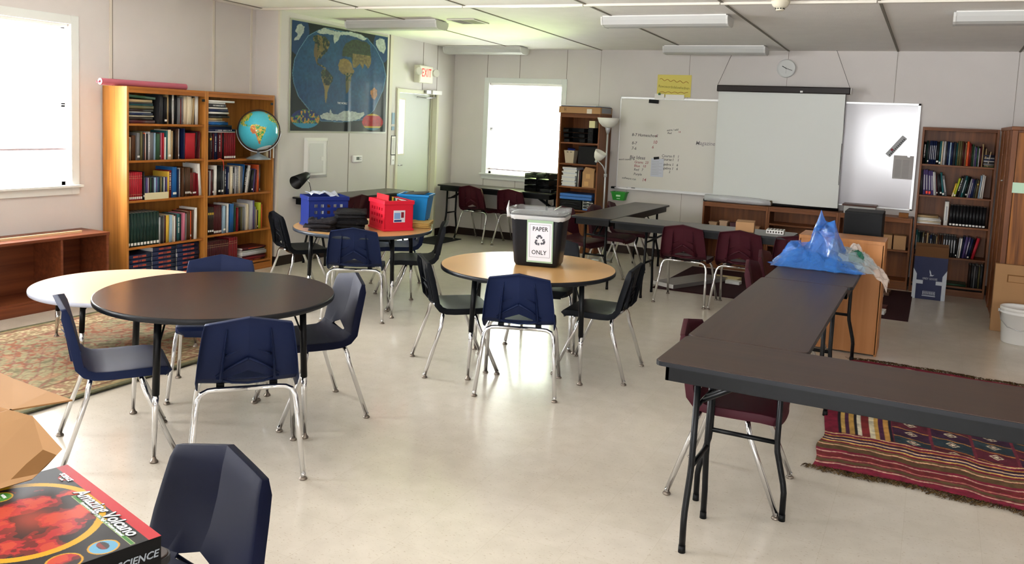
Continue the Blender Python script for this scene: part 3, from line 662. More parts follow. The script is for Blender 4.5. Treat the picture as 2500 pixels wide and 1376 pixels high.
def row(F, x, z, spec, where, group, end, depth=.21, set_back=.03, series=None, xmax=None):
    """spec tokens: colour:width_cm:height_cm[:style[:lean_deg]] separated by commas; '_' gaps"""
    n = 0; tot = 0
    for tok in spec.split(','):
        p = tok.strip().split(':'); tot += (float(p[1]) / 100 + (.0018 if p[0] != '_' else 0)) * (int(p[0].split('*')[0]) if '*' in p[0] else 1)
        if len(p) > 4: tot += abs(math.sin(R(float(p[4])))) * .02
    lim = xmax or {id(FL): .888, id(FR): .920, id(FD): .728, id(FT): .548}[id(F)]; ks = min(1, (lim - x) / tot)
    for tok in spec.split(','):
        p = tok.strip().split(':')
        if p[0] == '_': x += float(p[1]) / 100; continue
        rep = 1
        if '*' in p[0]: a, b = p[0].split('*'); rep = int(a); p[0] = b
        for q in range(rep):
            c, w_, h_ = p[0], float(p[1]) / 100 * ks, float(p[2]) / 100; st = p[3] if len(p) > 3 else ''; ln = float(p[4]) if len(p) > 4 else 0
            dd = depth + random.uniform(-.02, .02) if rep == 1 else depth
            o = bpy.data.objects.new('book', book_mesh(w_, h_, round(dd, 2), c, st)); COL.objects.link(o)
            sb = set_back + (random.uniform(-.012, .012) if rep == 1 else 0)
            M = F @ Matrix.Translation((x, sb, z)) @ ((Matrix.Rotation(R(ln), 4, 'Y') if ln >= 0 else Matrix.Translation((w_, 0, 0)) @ Matrix.Rotation(R(ln), 4, 'Y') @ Matrix.Translation((-w_, 0, 0))) if ln else Matrix())
            if ln > 0: M = F @ Matrix.Translation((x, sb, z + w_ * math.sin(R(ln)))) @ Matrix.Rotation(R(ln), 4, 'Y')
            if ln < 0: M = F @ Matrix.Translation((x + w_ * 0, sb, z)) @ Matrix.Rotation(R(ln), 4, 'Y')
            o.matrix_world = M; n += 1
            if rep > 1 and series: lb = series.get(c, None) or '%s volume in the matching set, %s' % (c, where)
            elif rep > 1: lb = 'one of the matching %s books in a row, %s' % (c, where)
            else: lb = '%s book, %s %s, %s' % (c, ordn[min(n - 1, len(ordn) - 1)], end, where)
            tag(o, lb, 'book', group if rep == 1 else group + ', ' + c + ' set')
            x += w_ / math.cos(R(ln)) + .0018 if ln == 0 else w_ / math.cos(R(ln)) + .0015
def stack(F, x, z, spec, where, group, set_back=.03, length=.27, depth=.21):
    n = 0
    for tok in spec.split(','):
        p = tok.strip().split(':'); c, th, L = p[0], float(p[1]) / 100, float(p[2]) / 100; st = p[3] if len(p) > 3 else ''; dx = float(p[4]) / 100 if len(p) > 4 else 0; tilt = float(p[5]) if len(p) > 5 else 0
        o = bpy.data.objects.new('book', book_mesh(th, L, depth, c, st)); COL.objects.link(o)
        o.matrix_world = F @ Matrix.Translation((x + dx, set_back + random.uniform(-.01, .01), z + th + (L * math.sin(R(tilt)) if tilt > 0 else 0))) @ Matrix.Rotation(R(90 + tilt), 4, 'Y')
        n += 1; tag(o, '%s book lying flat, %s up in the stack %s' % (c, ordn[n - 1], where), 'book', group); z += th + .0008
FL = frame_of((-6.46, 5.167, 0), R(90)); FR = frame_of((-6.46, 6.081, 0), R(90)); FD = frame_of((-.172, 10.44, 0), 0); FT = frame_of((-4.53, 10.32, 0), 0)
a, b = 'top shelf of the pink-roll bookcase', 'books on the top shelf, pink-roll bookcase'
stack(FL, .024, SL[0], 'maroon:3.3:30::0,dark brown:2.6:27,cream:1.4:29,navy:2.2:27:,white:.8:26,dark brown:2.6:28,olive:2.8:28,teal:1.4:28,dark grey:1.2:27,tan:2.8:27,green:2.6:30::0:3', 'beneath the pink roll', b)
row(FL, .375, SL[0], 'dark grey:4.6:27,black:3.4:25:L,tan:2.6:28,black:3.6:29,white:3:28:s,black:3:29,grey:2.4:25,dark red:1.2:24,grey:1.5:26,pink:1:25:L,cream:4:27,cream:4.6:27,cream:1.5:25::3,tan:1.6:26::3,black:1.2:27,white:5:29:', a, b, 'standing book from the window end')
a, b = 'second shelf of the pink-roll bookcase', 'books on the second shelf, pink-roll bookcase'
row(FL, .028, SL[1], 'black:2.4:20,cream:1:21,brown:1.4:21,brown:4.6:22.5,grey:3.4:25:L,olive:2.2:26,dark grey:2:24,orange:1.6:25,white:1:25,black:1.3:24,silver:2.2:26:w,grey:4.2:25,pale blue:1.2:25,green:4:24.5,maroon:1.6:25:L,pink:1.8:25,red:1.4:25,white:1.2:21,teal:2:27,cream:3.6:28:L,tan:2:27,black:2.4:26,dark brown:1.6:28,brown:2.8:29,silver:1.4:29:L', a, b, 'from the window end')
row(FL, .655, SL[1], 'navy:1.6:29.5::0,red:13:25::0,dark grey:1.6:26::4,maroon:1.3:27::4,dark red:1.2:25::3,white:.9:24:w:2', a, 'books beside the wide red binder, pink-roll bookcase', 'standing book after the pale row')
o = MB().m(M_paper).box(0, .40, 0, .2, 0, .006).build('paper_sheet'); o.matrix_world = FL @ Matrix.Translation((.07, -.012, SL[1] + .0004)); 
bpy.data.objects.remove(o)
a, b = 'third shelf of the pink-roll bookcase', 'books on the third shelf, pink-roll bookcase'
row(FL, .028, SL[2], '8*red:1.85:25.5:bl,black:1.4:26:L', a, b, 'from the window end')
row(FL, .20, SL[2], 'teal:1.4:20:c,grey:1.6:20:c,purple:1.8:20:c,silver:1.2:20:c,maroon:1.5:20:c,green:1.4:20:c,dark grey:1.5:20:c,pale blue:1.6:20:c,purple:1.5:20:c,teal:1.3:20:c,navy:1.5:20:c,olive:1.7:20:c,dark green:1.5:20:c,silver:1.3:20:c,grey:1.6:20:c,purple:1.4:20:c', a, 'slim books in the cream slipcase', 'slim paperback from the red set')
row(FL, .468, SL[2], 'yellow:2.2:25,dark red:3.4:26:w,blue:5.4:29:L,navy:1.6:27,silver:1.6:28:w,dark grey:1.4:27,brown:2.6:28,dark brown:1.6:27,4*brown:1.5:28:L,dark red:1.3:23:L,brown:1.2:27,dark red:5.4:22.5:L:-2,dark red:1.4:22::-2,white:3.4:31.5::-5', a, b + ', right of the slipcase', 'after the slipcase')
a, b = 'fourth shelf of the pink-roll bookcase', 'books on the fourth shelf, pink-roll bookcase'
row(FL, .026, SL[3], '10*dark green:3.35:31:l', a, b, 'from the window end', series={'dark green': 'dark green encyclopedia volume with white label, fourth shelf of the pink-roll bookcase'})
row(FL, .375, SL[3], 'silver:2:25,dark grey:3.2:26,white:1:26,maroon:2:26,yellow:3.6:26,pale blue:2.4:26,cream:1.6:26:s,white:1:25,maroon:1.6:26,teal:1.8:26,teal:3.6:26.5:w,dark green:1.4:26,pink:3:27,grey:1.6:26,brown:5.2:28,orange:1.5:28:L,brown:2.6:29,white:2.6:31:,maroon:1.4:30', a, b, 'after the dark green set')
a, b = 'bottom shelf of the pink-roll bookcase', 'blue teaching books stacked flat on the bottom shelf'
for cidx, x in enumerate((.026, .31, .595)):
    z = SL[4]
    for k in range(7 if cidx else 6):
        o = bpy.data.objects.new('book', book_mesh(.042, .27, .21, 'navy', 't')); COL.objects.link(o); o.matrix_world = FL @ Matrix.Translation((x, .03 + random.uniform(0, .01), z + .042)) @ Matrix.Rotation(R(90), 4, 'Y'); z += .0428
        tag(o, 'thick navy book with orange lettering stacked on the bottom shelf, pink-roll bookcase', 'book', b)
a, b = 'globe shelf', 'books left of the globe'
row(FR, .024, SR[0], 'black:3.2:26.5,dark brown:3:27:g,navy:2.4:27:w,maroon:1.6:26,navy:2.2:27:w,navy:2.4:27,maroon:2.2:27:w,dark red:2.2:27,black:2:26.5', a, b, 'from the pink-roll side')
row(FR, .26, SR[0], '6*dark red:2.45:27:l', a, b, 'red')
stack(FR, .028, SR[0] + .272, 'white:1:38,navy:2.4:37:w,navy:2:34,dark grey:1.8:33,blue:3:28,silver:1:24,tan:3:21:,dark grey:2:30,black:1.6:28,white:2:29:,navy:2.8:28,white:1.8:27,dark grey:3:24:w,white:1.6:24,white:2:36', 'left of the globe', 'books stacked left of the globe')
row(FR, .80, SR[0], 'tan:3:26,cream:3.4:28,maroon:2:29,white:1.6:31', 'globe shelf right of the globe', 'books right of the globe', 'past the globe', set_back=-.0)
a, b = 'shelf under the globe', 'books on the shelf under the globe'
row(FR, .026, SR[1], 'grey:1.2:22,maroon:3:24,silver:1:25,maroon:3:26,dark brown:1.6:26:L,white:3.4:30,black:1.8:26,black:3.6:29:L,dark grey:3:29:L,silver:1.6:28,dark grey:2.6:28:w,navy:2.4:28:s,grey:1.4:29:w,cream:3:28.5:w,dark grey:2.8:27:s,silver:2.6:28:w,black:1.4:28,silver:2.4:28:w,cream:2:28.5:s,grey:1.4:28,blue:2.4:30::5,black:2.6:29:w:8,white:2.2:29:s:9,grey:2:25::10,black:2.6:24::10,dark grey:2:24:L:8,purple:2.4:25::5,maroon:1.6:24::4,cream:1.4:24::3,orange:3.2:29,brown:1.4:30,navy:1.8:29:l', a, b, 'from the pink-roll side')
a, b = 'two shelves below the globe', 'books two shelves below the globe'
row(FR, .026, SR[2], '4*dark brown:2.5:28:Lg,5*maroon:1.9:29:l,black:1.2:27,pale blue:3.6:28:L,black:1.6:28,white:1.6:30,dark grey:1.6:25,blue:5.6:29.5,dark grey:1.6:26,green:2:26,dark red:2:25,black:3.6:25,tan:1:25,olive:2:25,grey:3.2:25,silver:1.4:27,cream:2:28,cream:2.6:27,silver:3.6:31,purple:2.2:31,grey:1.8:24,tan:2:21,black:1.6:20:L,lime:4:28,orange:1:26', a, b, 'from the pink-roll side')
a, b = 'bottom shelf of the globe bookcase', 'books on the bottom shelf, globe bookcase'
row(FR, .026, SR[3], '12*maroon:2.4:26.5:b,_:.4,4*dark red:2.9:28:b', a, b, 'from the pink-roll side')
stack(FR, .525, SR[3], 'maroon:2:33:t,dark red:2.6:34:,maroon:1.6:33,silver:4:35:,white:1:34,dark grey:1:33,maroon:2.2:34:t', 'on the bottom shelf, globe bookcase', 'flat books on the bottom shelf, globe bookcase')
a, b = 'top shelf beside the whiteboard', 'books on the top shelf, dark bookcase'
row(FD, .026, 1.445, 'black:2.6:24:w,dark green:1.4:26,dark grey:1.6:24:L,4*navy:1.6:26:s,black:2.6:25:L,teal:2:26:l,cream:1.4:26,silver:2.6:26:s,dark grey:1.2:26,navy:1.8:26,pale blue:1.6:25,navy:2:25,dark grey:2.4:26,teal:1.4:25,olive:1.8:27,olive:2:27,brown:1.4:27,maroon:1.2:24,tan:1.4:25,orange:2.4:27,dark red:1.4:25,brown:1:22,green:1.6:24,grey:1.4:22,purple:1.2:21,green:1.4:22,silver:1.2:20:s,maroon:1.6:22,tan:1.4:25,dark brown:1.6:21,tan:1.2:20,_:.8,tan:1.4:17:s:8,_:.6', a, b, 'from the whiteboard side')
stack(FD, .625, 1.445, 'green:1:10,tan:1:10,grey:2:10,dark grey:1.4:10,silver:1.6:10,navy:1.4:10,silver:1.6:10,dark grey:1.4:10,navy:1.2:10', 'of cases beside the oak cabinet', 'small cases on the top shelf, dark bookcase')
a, b = 'second shelf beside the whiteboard', 'books on the second shelf, dark bookcase'
row(FD, .026, 1.10, 'dark grey:3:27::-3,purple:2.6:28:s:-3,purple:2.6:28:os:-4,purple:2.6:27:os:-4,purple:2.6:27:s:-5,white:1.6:26::-6,silver:1:26::-6,maroon:1.2:23:L:-7,dark grey:1.8:23::-7,black:2.2:24:L:-8,teal:2.2:26:l:-9,grey:2.6:23:s:-11', a, b, 'from the whiteboard side')
row(FD, .345, 1.10, 'yellow:1.6:15:c:12,lime:2:21:l:12,black:2.2:23:w:12,dark grey:2:24::11,teal:2:24:s:10,dark green:1.6:23::10,black:2.2:23:L:9,silver:1.4:21::8,purple:1.6:21:s:8,navy:2.2:20::7,dark grey:1.8:21::6,olive:1.6:20:g:5,brown:1:19::5,pale blue:1.4:25::4,white:1.6:26::4,white:1.8:25::3', a, 'leaning books, right half of the second shelf, dark bookcase', 'after the gap')
a, b = 'third shelf beside the whiteboard', 'books on the third shelf, dark bookcase'
stack(FD, .026, .775, 'white:1.8:24:,cream:1.6:24,white:1.8:24,white:1.4:23,tan:2.6:21', 'on the third shelf, dark bookcase', 'flat books on the third shelf, dark bookcase')
row(FD, .29, .775, 'white:4.4:26.5:s', a, b, 'from the flat stack')
row(FD, .345, .775, '11*black:3.05:23:l', a, b, 'black')
a, b = 'fourth shelf beside the whiteboard', 'books on the fourth shelf, dark bookcase'
row(FD, .026, .425, 'teal:1.8:27:s,dark green:2.6:25,black:2:25,olive:1.6:25:s,dark brown:2.4:22,tan:1.6:25,dark grey:1.4:21,navy:2:23:s,black:2:23,dark grey:1.8:22,tan:1:22,brown:1.6:24,dark brown:2:24,brown:1.6:24,5*dark grey:2.4:24:s,black:1.4:21:L,silver:1.4:22::4,white:1.6:22:l:4,navy:1.4:24::6,purple:2.6:24::7,purple:2:24:s:8,navy:2.2:23:l:9,black:1.4:22::9,red:3:24::12', a, b, 'from the whiteboard side')
a, b = 'bottom shelf beside the oak cabinet', 'tall books on the bottom shelf, dark bookcase'
row(FD, .585, .11, 'dark brown:2.4:25,dark grey:2.6:25,silver:.8:24,dark grey:2.8:25,olive:1.8:24,dark grey:2.4:25', a, b, 'from the navy box')
stack(FD, .34, .11, 'green:2.4:23', 'low beside the navy box', 'flat green book')
# ---------------------------------------------------------------- globe
t = thing('globe', 'blue desk globe showing South America, on the oak bookcase', 'globe', (-6.40, 6.73, SR[0]))
def globe_cols(U, V):
    lon = U * 360 - 180; lat = V * 180 - 90; nz = vnoise(U * 14, V * 7, 6, 3); c = np.ones(U.shape + (3,)) * hx('#49B7CC') * (1 + .05 * (nz[..., None] - .5))
    sa = [(-80,0),(-77,8),(-72,12),(-62,10),(-50,1),(-35,-6),(-39,-17),(-48,-26),(-58,-38),(-66,-46),(-69,-54),(-74,-50),(-72,-35),(-70,-18),(-76,-14),(-81,-6)]
    na = [(-77,8),(-83,10),(-95,16),(-105,20),(-115,30),(-124,40),(-125,50),(-135,58),(-160,60),(-165,68),(-120,70),(-80,70),(-60,55),(-65,45),(-75,38),(-81,28),(-90,30),(-97,26),(-90,18)]
    af = [(-17,15),(-10,6),(8,4),(10,-5),(13,-15),(18,-33),(30,-30),(40,-15),(50,10),(33,30),(10,36),(-8,33)]
    eu = [(-8,38),(10,44),(35,36),(60,24),(75,10),(90,22),(105,10),(120,30),(135,50),(170,66),(60,72),(20,68),(0,50)]
    au = [(115,-22),(130,-12),(142,-11),(153,-27),(145,-38),(130,-32),(116,-34)]
    g, y2, o = hx('#3E9A55'), hx('#D9B84C'), hx('#B9683A')
    for P in (sa, na, af, eu, au):
        w = inpoly(lon + 3 * (nz - .5), lat + 6 * (nz - .5), P); f = vnoise(U * 30, V * 16, 5, 9)[..., None]; k = np.where(f > .5, g, y2)
        if P is sa: k = np.where(((lon < -66 + (lat + 20) * .05) & (lat < 8))[..., None] & (f > .35), o, k)
        c[w] = k[w]
    c[(lat < -68)] = hx('#E5EEF0'); c[lat > 76] = hx('#DDE6DA'); return c
def gpos(U, V):
    lo = (U * 2 - 1) * np.pi; la = (V - .5) * np.pi; r = .205; return r * np.cos(la) * np.cos(lo), r * np.cos(la) * np.sin(lo), r * np.sin(la)
base = MB().m(mat('globe_base', '#8F9AA0', .35, metal=.3)).lathe([(.0, 0), (.125, 0), (.124, .006), (.05, .04), (.018, .056), (.012, .08)][1:], n=32).build('base', t)
gb = grid('sphere', 180, 100, gpos, globe_cols, painted('globe_paint', .22, coat=.5), t, (0, 0, .30))
gb.rotation_euler = Euler((0, 0, 0)); 
ax = Matrix.Rotation(R(-46 + 58), 4, 'Z') ; tiltm = Matrix.Rotation(R(18), 4, Vector((.69, -.72, 0))); nod = Matrix.Rotation(R(-12), 4, Vector((.72, .69, 0)))
gb.matrix_local = Matrix.Translation((0, 0, .30)) @ tiltm @ nod @ ax
mb = MB().m(mat('globe_ring', '#3B2A22', .35, metal=.4)); n_ = Vector((.69, -.72, 0)); u_ = Vector((.72, .69, 0)); pts = []
nn = (Matrix.Rotation(R(-10), 3, 'Z') @ n_); uu = Matrix.Rotation(R(-10), 3, 'Z') @ u_
for k in range(49):
    a_ = k / 48 * 2 * math.pi; p = (uu * math.cos(a_) + Vector((0, 0, 1)) * math.sin(a_)) * .216; pts.append(p + Vector((0, 0, .30)))
mb.tube(pts[:-1], .0055, 8, closed=True); mb.build('meridian_ring', t)
mb = MB().m(M_steel); pts = [(uu * math.cos(a_) + Vector((0, 0, 1)) * math.sin(a_)) * .228 + Vector((0, 0, .30)) for a_ in [R(-180 + k * 10) for k in range(19)]]; mb.tube(pts, .006, 8); mb.tube([pts[9], (0, 0, .06)], .009, 8); mb.build('yoke', t)
tag(MB().m(M_white).box(0, .018, -.012, .0, 0, .30).box(0, .018, -.24, -.012, .29, .30).box(0, .018, -.24, -.23, 0, .30).build('picture_frame', loc=(-6.47, 7.022, SR[0]), rz=R(0)), 'white-edged picture frame standing upright at the end of the globe shelf', 'picture frame')
# cream slipcase around the slim books
mb = MB().m(mat('slipcase_cream', '#C9BE9A', .6)).box(0, .262, -.006, .0, 0, .062); mb.box(0, .262, 0, .2, -.0, .0015); o = mb.build('slipcase'); o.matrix_world = FL @ Matrix.Translation((.199, .012, SL[2])); tag(o, 'cream slipcase holding the slim striped paperbacks', 'slipcase')
# ribbon hanging over the globe shelf
o = MB().m(mat('ribbon_red', '#C2402E', .5)).tube([(-6.452, 6.22, SR[0] + .004), (-6.44, 6.24, SR[0] + .012), (-6.435, 6.27, SR[0] + .0), (-6.437, 6.285, SR[0] - .05), (-6.44, 6.283, SR[0] - .11)], .0035, 6).build('ribbon'); tag(o, 'thin red ribbon hanging over the edge of the globe shelf', 'ribbon')

# ---------------------------------------------------------------- world map on the wall
MAP = {
'oval':[(0.009,0.476),(0.025,0.348),(0.062,0.259),(0.146,0.118),(0.234,0.055),(0.315,0.014),(0.447,0.02),(0.584,0.017),(0.762,0.046),(0.862,0.135),(0.955,0.277),(0.992,0.41),(0.961,0.562),(0.864,0.766),(0.756,0.878),(0.498,0.911),(0.288,0.905),(0.17,0.804),(0.065,0.682),(0.022,0.567)],
'na':[(0.199,0.109),(0.234,0.094),(0.316,0.105),(0.363,0.15),(0.354,0.196),(0.327,0.244),(0.29,0.285),(0.272,0.314),(0.25,0.308),(0.241,0.353),(0.255,0.36),(0.328,0.394),(0.319,0.404),(0.237,0.371),(0.209,0.297),(0.204,0.237),(0.213,0.175),(0.195,0.144)],
'sa':[(0.287,0.417),(0.329,0.403),(0.366,0.443),(0.4,0.475),(0.396,0.512),(0.368,0.559),(0.35,0.624),(0.341,0.696),(0.332,0.737),(0.323,0.688),(0.312,0.574),(0.288,0.505),(0.278,0.453)],
'af':[(0.465,0.305),(0.509,0.281),(0.559,0.292),(0.589,0.325),(0.611,0.378),(0.626,0.394),(0.592,0.454),(0.583,0.548),(0.559,0.615),(0.539,0.626),(0.532,0.534),(0.531,0.452),(0.491,0.429),(0.457,0.396),(0.453,0.352)],
'eu':[(0.489,0.265),(0.493,0.192),(0.526,0.132),(0.606,0.082),(0.752,0.086),(0.795,0.116),(0.802,0.192),(0.81,0.296),(0.778,0.357),(0.735,0.306),(0.714,0.365),(0.682,0.313),(0.641,0.355),(0.611,0.368),(0.589,0.269),(0.538,0.258)],
'au':[(0.81,0.575),(0.853,0.542),(0.887,0.568),(0.892,0.617),(0.862,0.668),(0.828,0.651),(0.811,0.614)],
'ar':[(0.225,0.07),(0.297,0.022),(0.447,0.033),(0.584,0.012),(0.687,0.022),(0.751,0.057),(0.72,0.077),(0.646,0.057),(0.545,0.047),(0.466,0.061),(0.448,0.109),(0.41,0.156),(0.395,0.118),(0.4,0.073),(0.325,0.073),(0.261,0.085)],
'an':[(0.278,0.852),(0.333,0.822),(0.371,0.82),(0.38,0.784),(0.4,0.828),(0.458,0.834),(0.516,0.794),(0.618,0.798),(0.68,0.81),(0.744,0.802),(0.75,0.83),(0.702,0.871),(0.599,0.898),(0.353,0.893),(0.288,0.878)],
'tl':[(0.052,0.031),(0.077,0.022),(0.111,0.04),(0.103,0.101),(0.062,0.167),(0.028,0.181),(0.02,0.174),(0.053,0.118),(0.028,0.098)],
'tr':[(0.86,0.058),(0.904,0.022),(0.96,0.031),(0.98,0.116),(0.958,0.178),(0.907,0.157),(0.861,0.106)]}
def map_cols(U, V0):
    V = 1 - V0; n1 = vnoise(U * 5, V * 4, 2, 11); n2 = vnoise(U * 20, V * 15, 3, 21); n3 = vnoise(U, V, 60, 5, 2)
    du = U + .012 * (n2 - .5); dv = V + .012 * (n3 - .5)
    c = np.ones(U.shape + (3,)) * hx('#0E1B1A'); ov = inpoly(U, V, MAP['oval'])
    oc = (hx('#123A66')[None, None] * (1 - n1[..., None]) + hx('#1D5A7C') * n1[..., None]); oc = oc * (.82 + .36 * n2[..., None]); c[ov] = oc[ov]
    o2 = inpoly((U - .5) * 1.012 + .5, (V - .46) * 1.012 + .46, MAP['oval']); c[ov & ~o2] = hx('#5D8FA8')
    for cx, cy, rx, ry in ((.06, .11, .10, .2), (.93, .11, .1, .17)):
        w = ((U - cx) / rx) ** 2 + ((V - cy) / ry) ** 2 < 1; w &= ~ov; c[w] = hx('#17406A')
    gr, br, dk = hx('#2F4227'), hx('#7A6A3C'), hx('#1F2B1E')
    for k in ('na', 'sa', 'af', 'eu', 'au'):
        w = inpoly(du, dv, MAP[k]); f = n2[..., None]; base = {'na': .55, 'sa': .6, 'af': .42, 'eu': .52, 'au': .3}[k]
        q = np.where(f > base, br, np.where(f > base - .16, gr, dk)); q = q * (.8 + .4 * n3[..., None])
        if k == 'sa': q = np.where((V[..., None] > .56), hx('#8A7A48'), q)
        if k == 'na': q = np.where(((U[..., None] < .24) & (V[..., None] > .18)), hx('#6A5A3C'), q)
        if k == 'af': q = np.where((V[..., None] < .42), hx('#86703E') * (.85 + .3 * n3[..., None]), np.where(V[..., None] > .5, hx('#5F5A38'), q))
        if k == 'eu': q = np.where(((U[..., None] > .6) & (V[..., None] > .22)), hx('#6E6038') * (.7 + .6 * n3[..., None]), np.where(U[..., None] > -1, hx('#2D3B27') * (.8 + .5 * n3[..., None]), q))
        if k == 'au': q = np.where(f > -1, hx('#A56F3A') * (.8 + .4 * n3[..., None]), q)
        c[w] = q[w]
    for k in ('ar', 'an', 'tl', 'tr'): w = inpoly(du, dv, MAP[k]); c[w] = (hx('#B9C4BD') * (.85 + .25 * n3[..., None]))[w]
    w = ((U - .14) / .135) ** 2 + ((V - .888) / .088) ** 2 < 1; q = np.where(n2[..., None] > .62, hx('#C98A3A'), np.where(n2[..., None] > .52, hx('#3C8A4E'), hx('#1B2A66'))); q = np.where(((V > .93)[..., None]), hx('#2E8DB0'), q); c[w] = q[w]
    w = ((U - .845) / .12) ** 2 + ((V - .9) / .085) ** 2 < 1; q = np.where((V < .835)[..., None] | ((V > .945) & (V < .96))[..., None], hx('#C9A93A'), hx('#B32A2A') * (.8 + .4 * n2[..., None])); q = np.where((V >= .96)[..., None], hx('#1F6A7A'), q); c[w] = q[w]
    w = (V > .93) & (U > .3) & (U < .7); c[w] = hx('#101417'); return c * .85
t = thing('world_map', 'large laminated satellite map of the world on the wall', 'map', (XL + .004, 7.262, 1.498))
ripple = lambda U, V: .0045 * (np.exp(-((U - .56) / .02) ** 2) + np.exp(-((U - .84) / .025) ** 2) + .6 * np.exp(-((U - .97) / .02) ** 2)) * (1 - V) ** 2 * 3 * (U > .0)
grid('map_sheet', 300, 220, lambda U, V: (.004 + ripple(U, V) + .003, U * 1.795, V * 1.212), map_cols, painted('map_print', .55, coat=.06), t)
mb = MB().m(mat('clear_laminate', '#C9CCB8', .2, alpha=.6)); 
for b in ((-.024, 0, -.022, 1.234), (1.795, 1.815, -.022, 1.234), (0, 1.795, -.022, 0), (0, 1.795, 1.212, 1.234)): mb.box(0, .0035, *b)
mb.build('clear_border', t)
text('THE WORLD', .034, mat('map_lettering', '#D9DDE0', .5), t, TX((.0125, .90, .335), 90, 0, 90), ext=.0002)

# ---------------------------------------------------------------- wall fittings on the map wall
t = thing('electrical_panel', 'white electrical breaker panel under the world map', 'electrical panel', (XL, 7.51, .955))
mb = MB().m(M_white)
o_, i_ = (0, .41, 0, .465), (.035, .375, .035, .43)
for (a0, b0, a1, b1) in (((o_[0], o_[2]), (o_[1], o_[2]), (i_[0], i_[2]), (i_[1], i_[2])), ((o_[0], o_[3]), (o_[1], o_[3]), (i_[0], i_[3]), (i_[1], i_[3])), ((o_[0], o_[2]), (o_[0], o_[3]), (i_[0], i_[2]), (i_[0], i_[3])), ((o_[1], o_[2]), (o_[1], o_[3]), (i_[1], i_[2]), (i_[1], i_[3]))):
    mb.poly([(.004, *a0), (.004, *b0), (.028, *b1), (.028, *a1)])
mb.box(0, .004, 0, .41, 0, .465); mb.box(.004, .022, .03, .38, .03, .435); mb.build('cover', t)
MB().m(mat('panel_door', '#D2D2CE', .4)).box(.022, .027, .07, .31, .06, .40).build('panel_door', t, bevel=.002); MB().m(M_white).box(.027, .032, .265, .305, .2, .245).build('latch', t)
t = thing('thermostat', 'small white thermostat with a dark display', 'thermostat', (XL, 8.385, 1.115)); MB().m(M_white).box(0, .025, 0, .19, 0, .09).build('housing', t, bevel=.012); MB().m(mat('lcd', '#3A403A', .2)).box(.025, .0265, .065, .125, .03, .07).build('display', t)
mb = MB().m(mat('button_grey', '#A9A9A5', .5)); 
for z in (.03, .055): mb.box(.025, .028, .14, .16, z, z + .012)
mb.build('buttons', t)
t = thing('exit_sign', 'white exit sign with red letters and two lamp heads above the door', 'exit sign', (XL, 9.87, 2.29))
mb = MB().m(mat('exit_housing', '#D8D6C4', .5)); mb.box(0, .09, -.17, .17, -.115, .12); mb.build('housing', t, bevel=.006)
MB().m(mat('exit_face', '#E6E4D2', .4)).box(.09, .094, -.155, .155, -.105, .11).build('face', t)
text('EXIT', .16, mat('exit_red', '#E0352C', .4, emit=.8), t, TX((.0945, 0, .018), 90, 0, 90), bold=.0012, sx=.66, space=1.12)
for s in (-1, 1):
    mb = MB().m(mat('lamp_head', '#D9D8CC', .3)); mb.tube([(.05, s * .15, .02), (.07, s * .2, .03)], .02, 10); mb.lathe([(.02, -.035), (.045, -.02), (.055, .02), (.052, .03)], (0, 0, 0), 20)
    mb2 = MB(); mb2.T = Matrix.Translation((.10, s * .215, .03)) @ Matrix.Rotation(R(80), 4, 'Y') @ Matrix.Rotation(R(20), 4, 'X'); mb2.m(mat('lamp_head', '#D9D8CC', .3)).lathe([(.018, -.04), (.045, -.02), (.055, .02), (.05, .03)], n=20); mb2.m(M_pane) ; mb2.build('lamp_head', t)
    MB().m(mat('lamp_head', '#D9D8CC', .3)).tube([(.05, s * .15, .02), (.09, s * .21, .03)], .018, 10).build('bracket', t)
tag(MB().m(M_white).box(0, .006, 0, .075, 0, .12).m(mat('switch_lever', '#BFBDB4', .4)).box(.006, .014, .032, .043, .05, .07).build('light_switch', loc=(XL + .006, 9.215, 1.065), bevel=.001), 'white light switch at the exit door', 'light switch')
tag(MB().m(mat('sign_blue', '#7E9BAF', .5)).box(0, .005, 0, .06, 0, .15).build('door_notice', loc=(XL + .006, 9.205, 1.60)), 'pale blue notice by the door, upper one', 'sign')
tag(MB().m(mat('sign_blue', '#7E9BAF', .5)).box(0, .005, 0, .06, 0, .05).build('door_notice', loc=(XL + .006, 9.205, 1.52)), 'small pale blue notice by the door, lower one', 'sign')
t = thing('clipboard', 'clipboard with a printed list hanging beside the exit door', 'clipboard', (XL + .008, 9.2, 1.19)); MB().m(mat('clip_black', '#25272A', .5)).box(0, .006, 0, .1, 0, .26).build('board', t, bevel=.002); mb = MB().m(M_paper).box(.006, .0075, .004, .092, .012, .25); mb.m(mat('faint_ink', '#8A8A88', .7))
for k in range(12): mb.box(.0075, .0078, .014, .08, .03 + k * .017, .034 + k * .017)
mb.build('sheet', t)

# ---------------------------------------------------------------- whiteboards, screen, clock, poster
M_wb = mat('whiteboard_matte', '#DAD7CF', .45); M_wbg = mat('whiteboard_gloss', '#D3D1D6', .25, spec=.9, coat=.8, bump=.12, bscale=4); M_alu = mat('aluminium', '#D5D6D6', .35, metal=.6)
def board(label, x0, x1, z0, z1, mt, tray=True):
    t = thing('whiteboard', label, 'whiteboard', (x0, D, z0), 0, 'whiteboards'); W, H = x1 - x0, z1 - z0
    MB().m(mt).box(.01, W - .01, -.018, -.002, .01, H - .01).build('writing_surface', t)
    mb = MB().m(M_alu)
    for b in ((0, W, 0, .018), (0, W, H - .026, H), (0, .012, 0, H), (W - .028, W, 0, H)): mb.box(b[0], b[1], -.024, 0, b[2], b[3])
    mb.build('frame', t, bevel=.002)
    if tray: mb = MB().m(M_alu).box(-.02, W, -.07, -.02, -.012, -.002); mb.box(-.02, W, -.07, -.066, -.002, .006); mb.m(M_black).box(-.05, .0, -.072, -.018, -.016, .01); mb.build('tray', t)
    return t
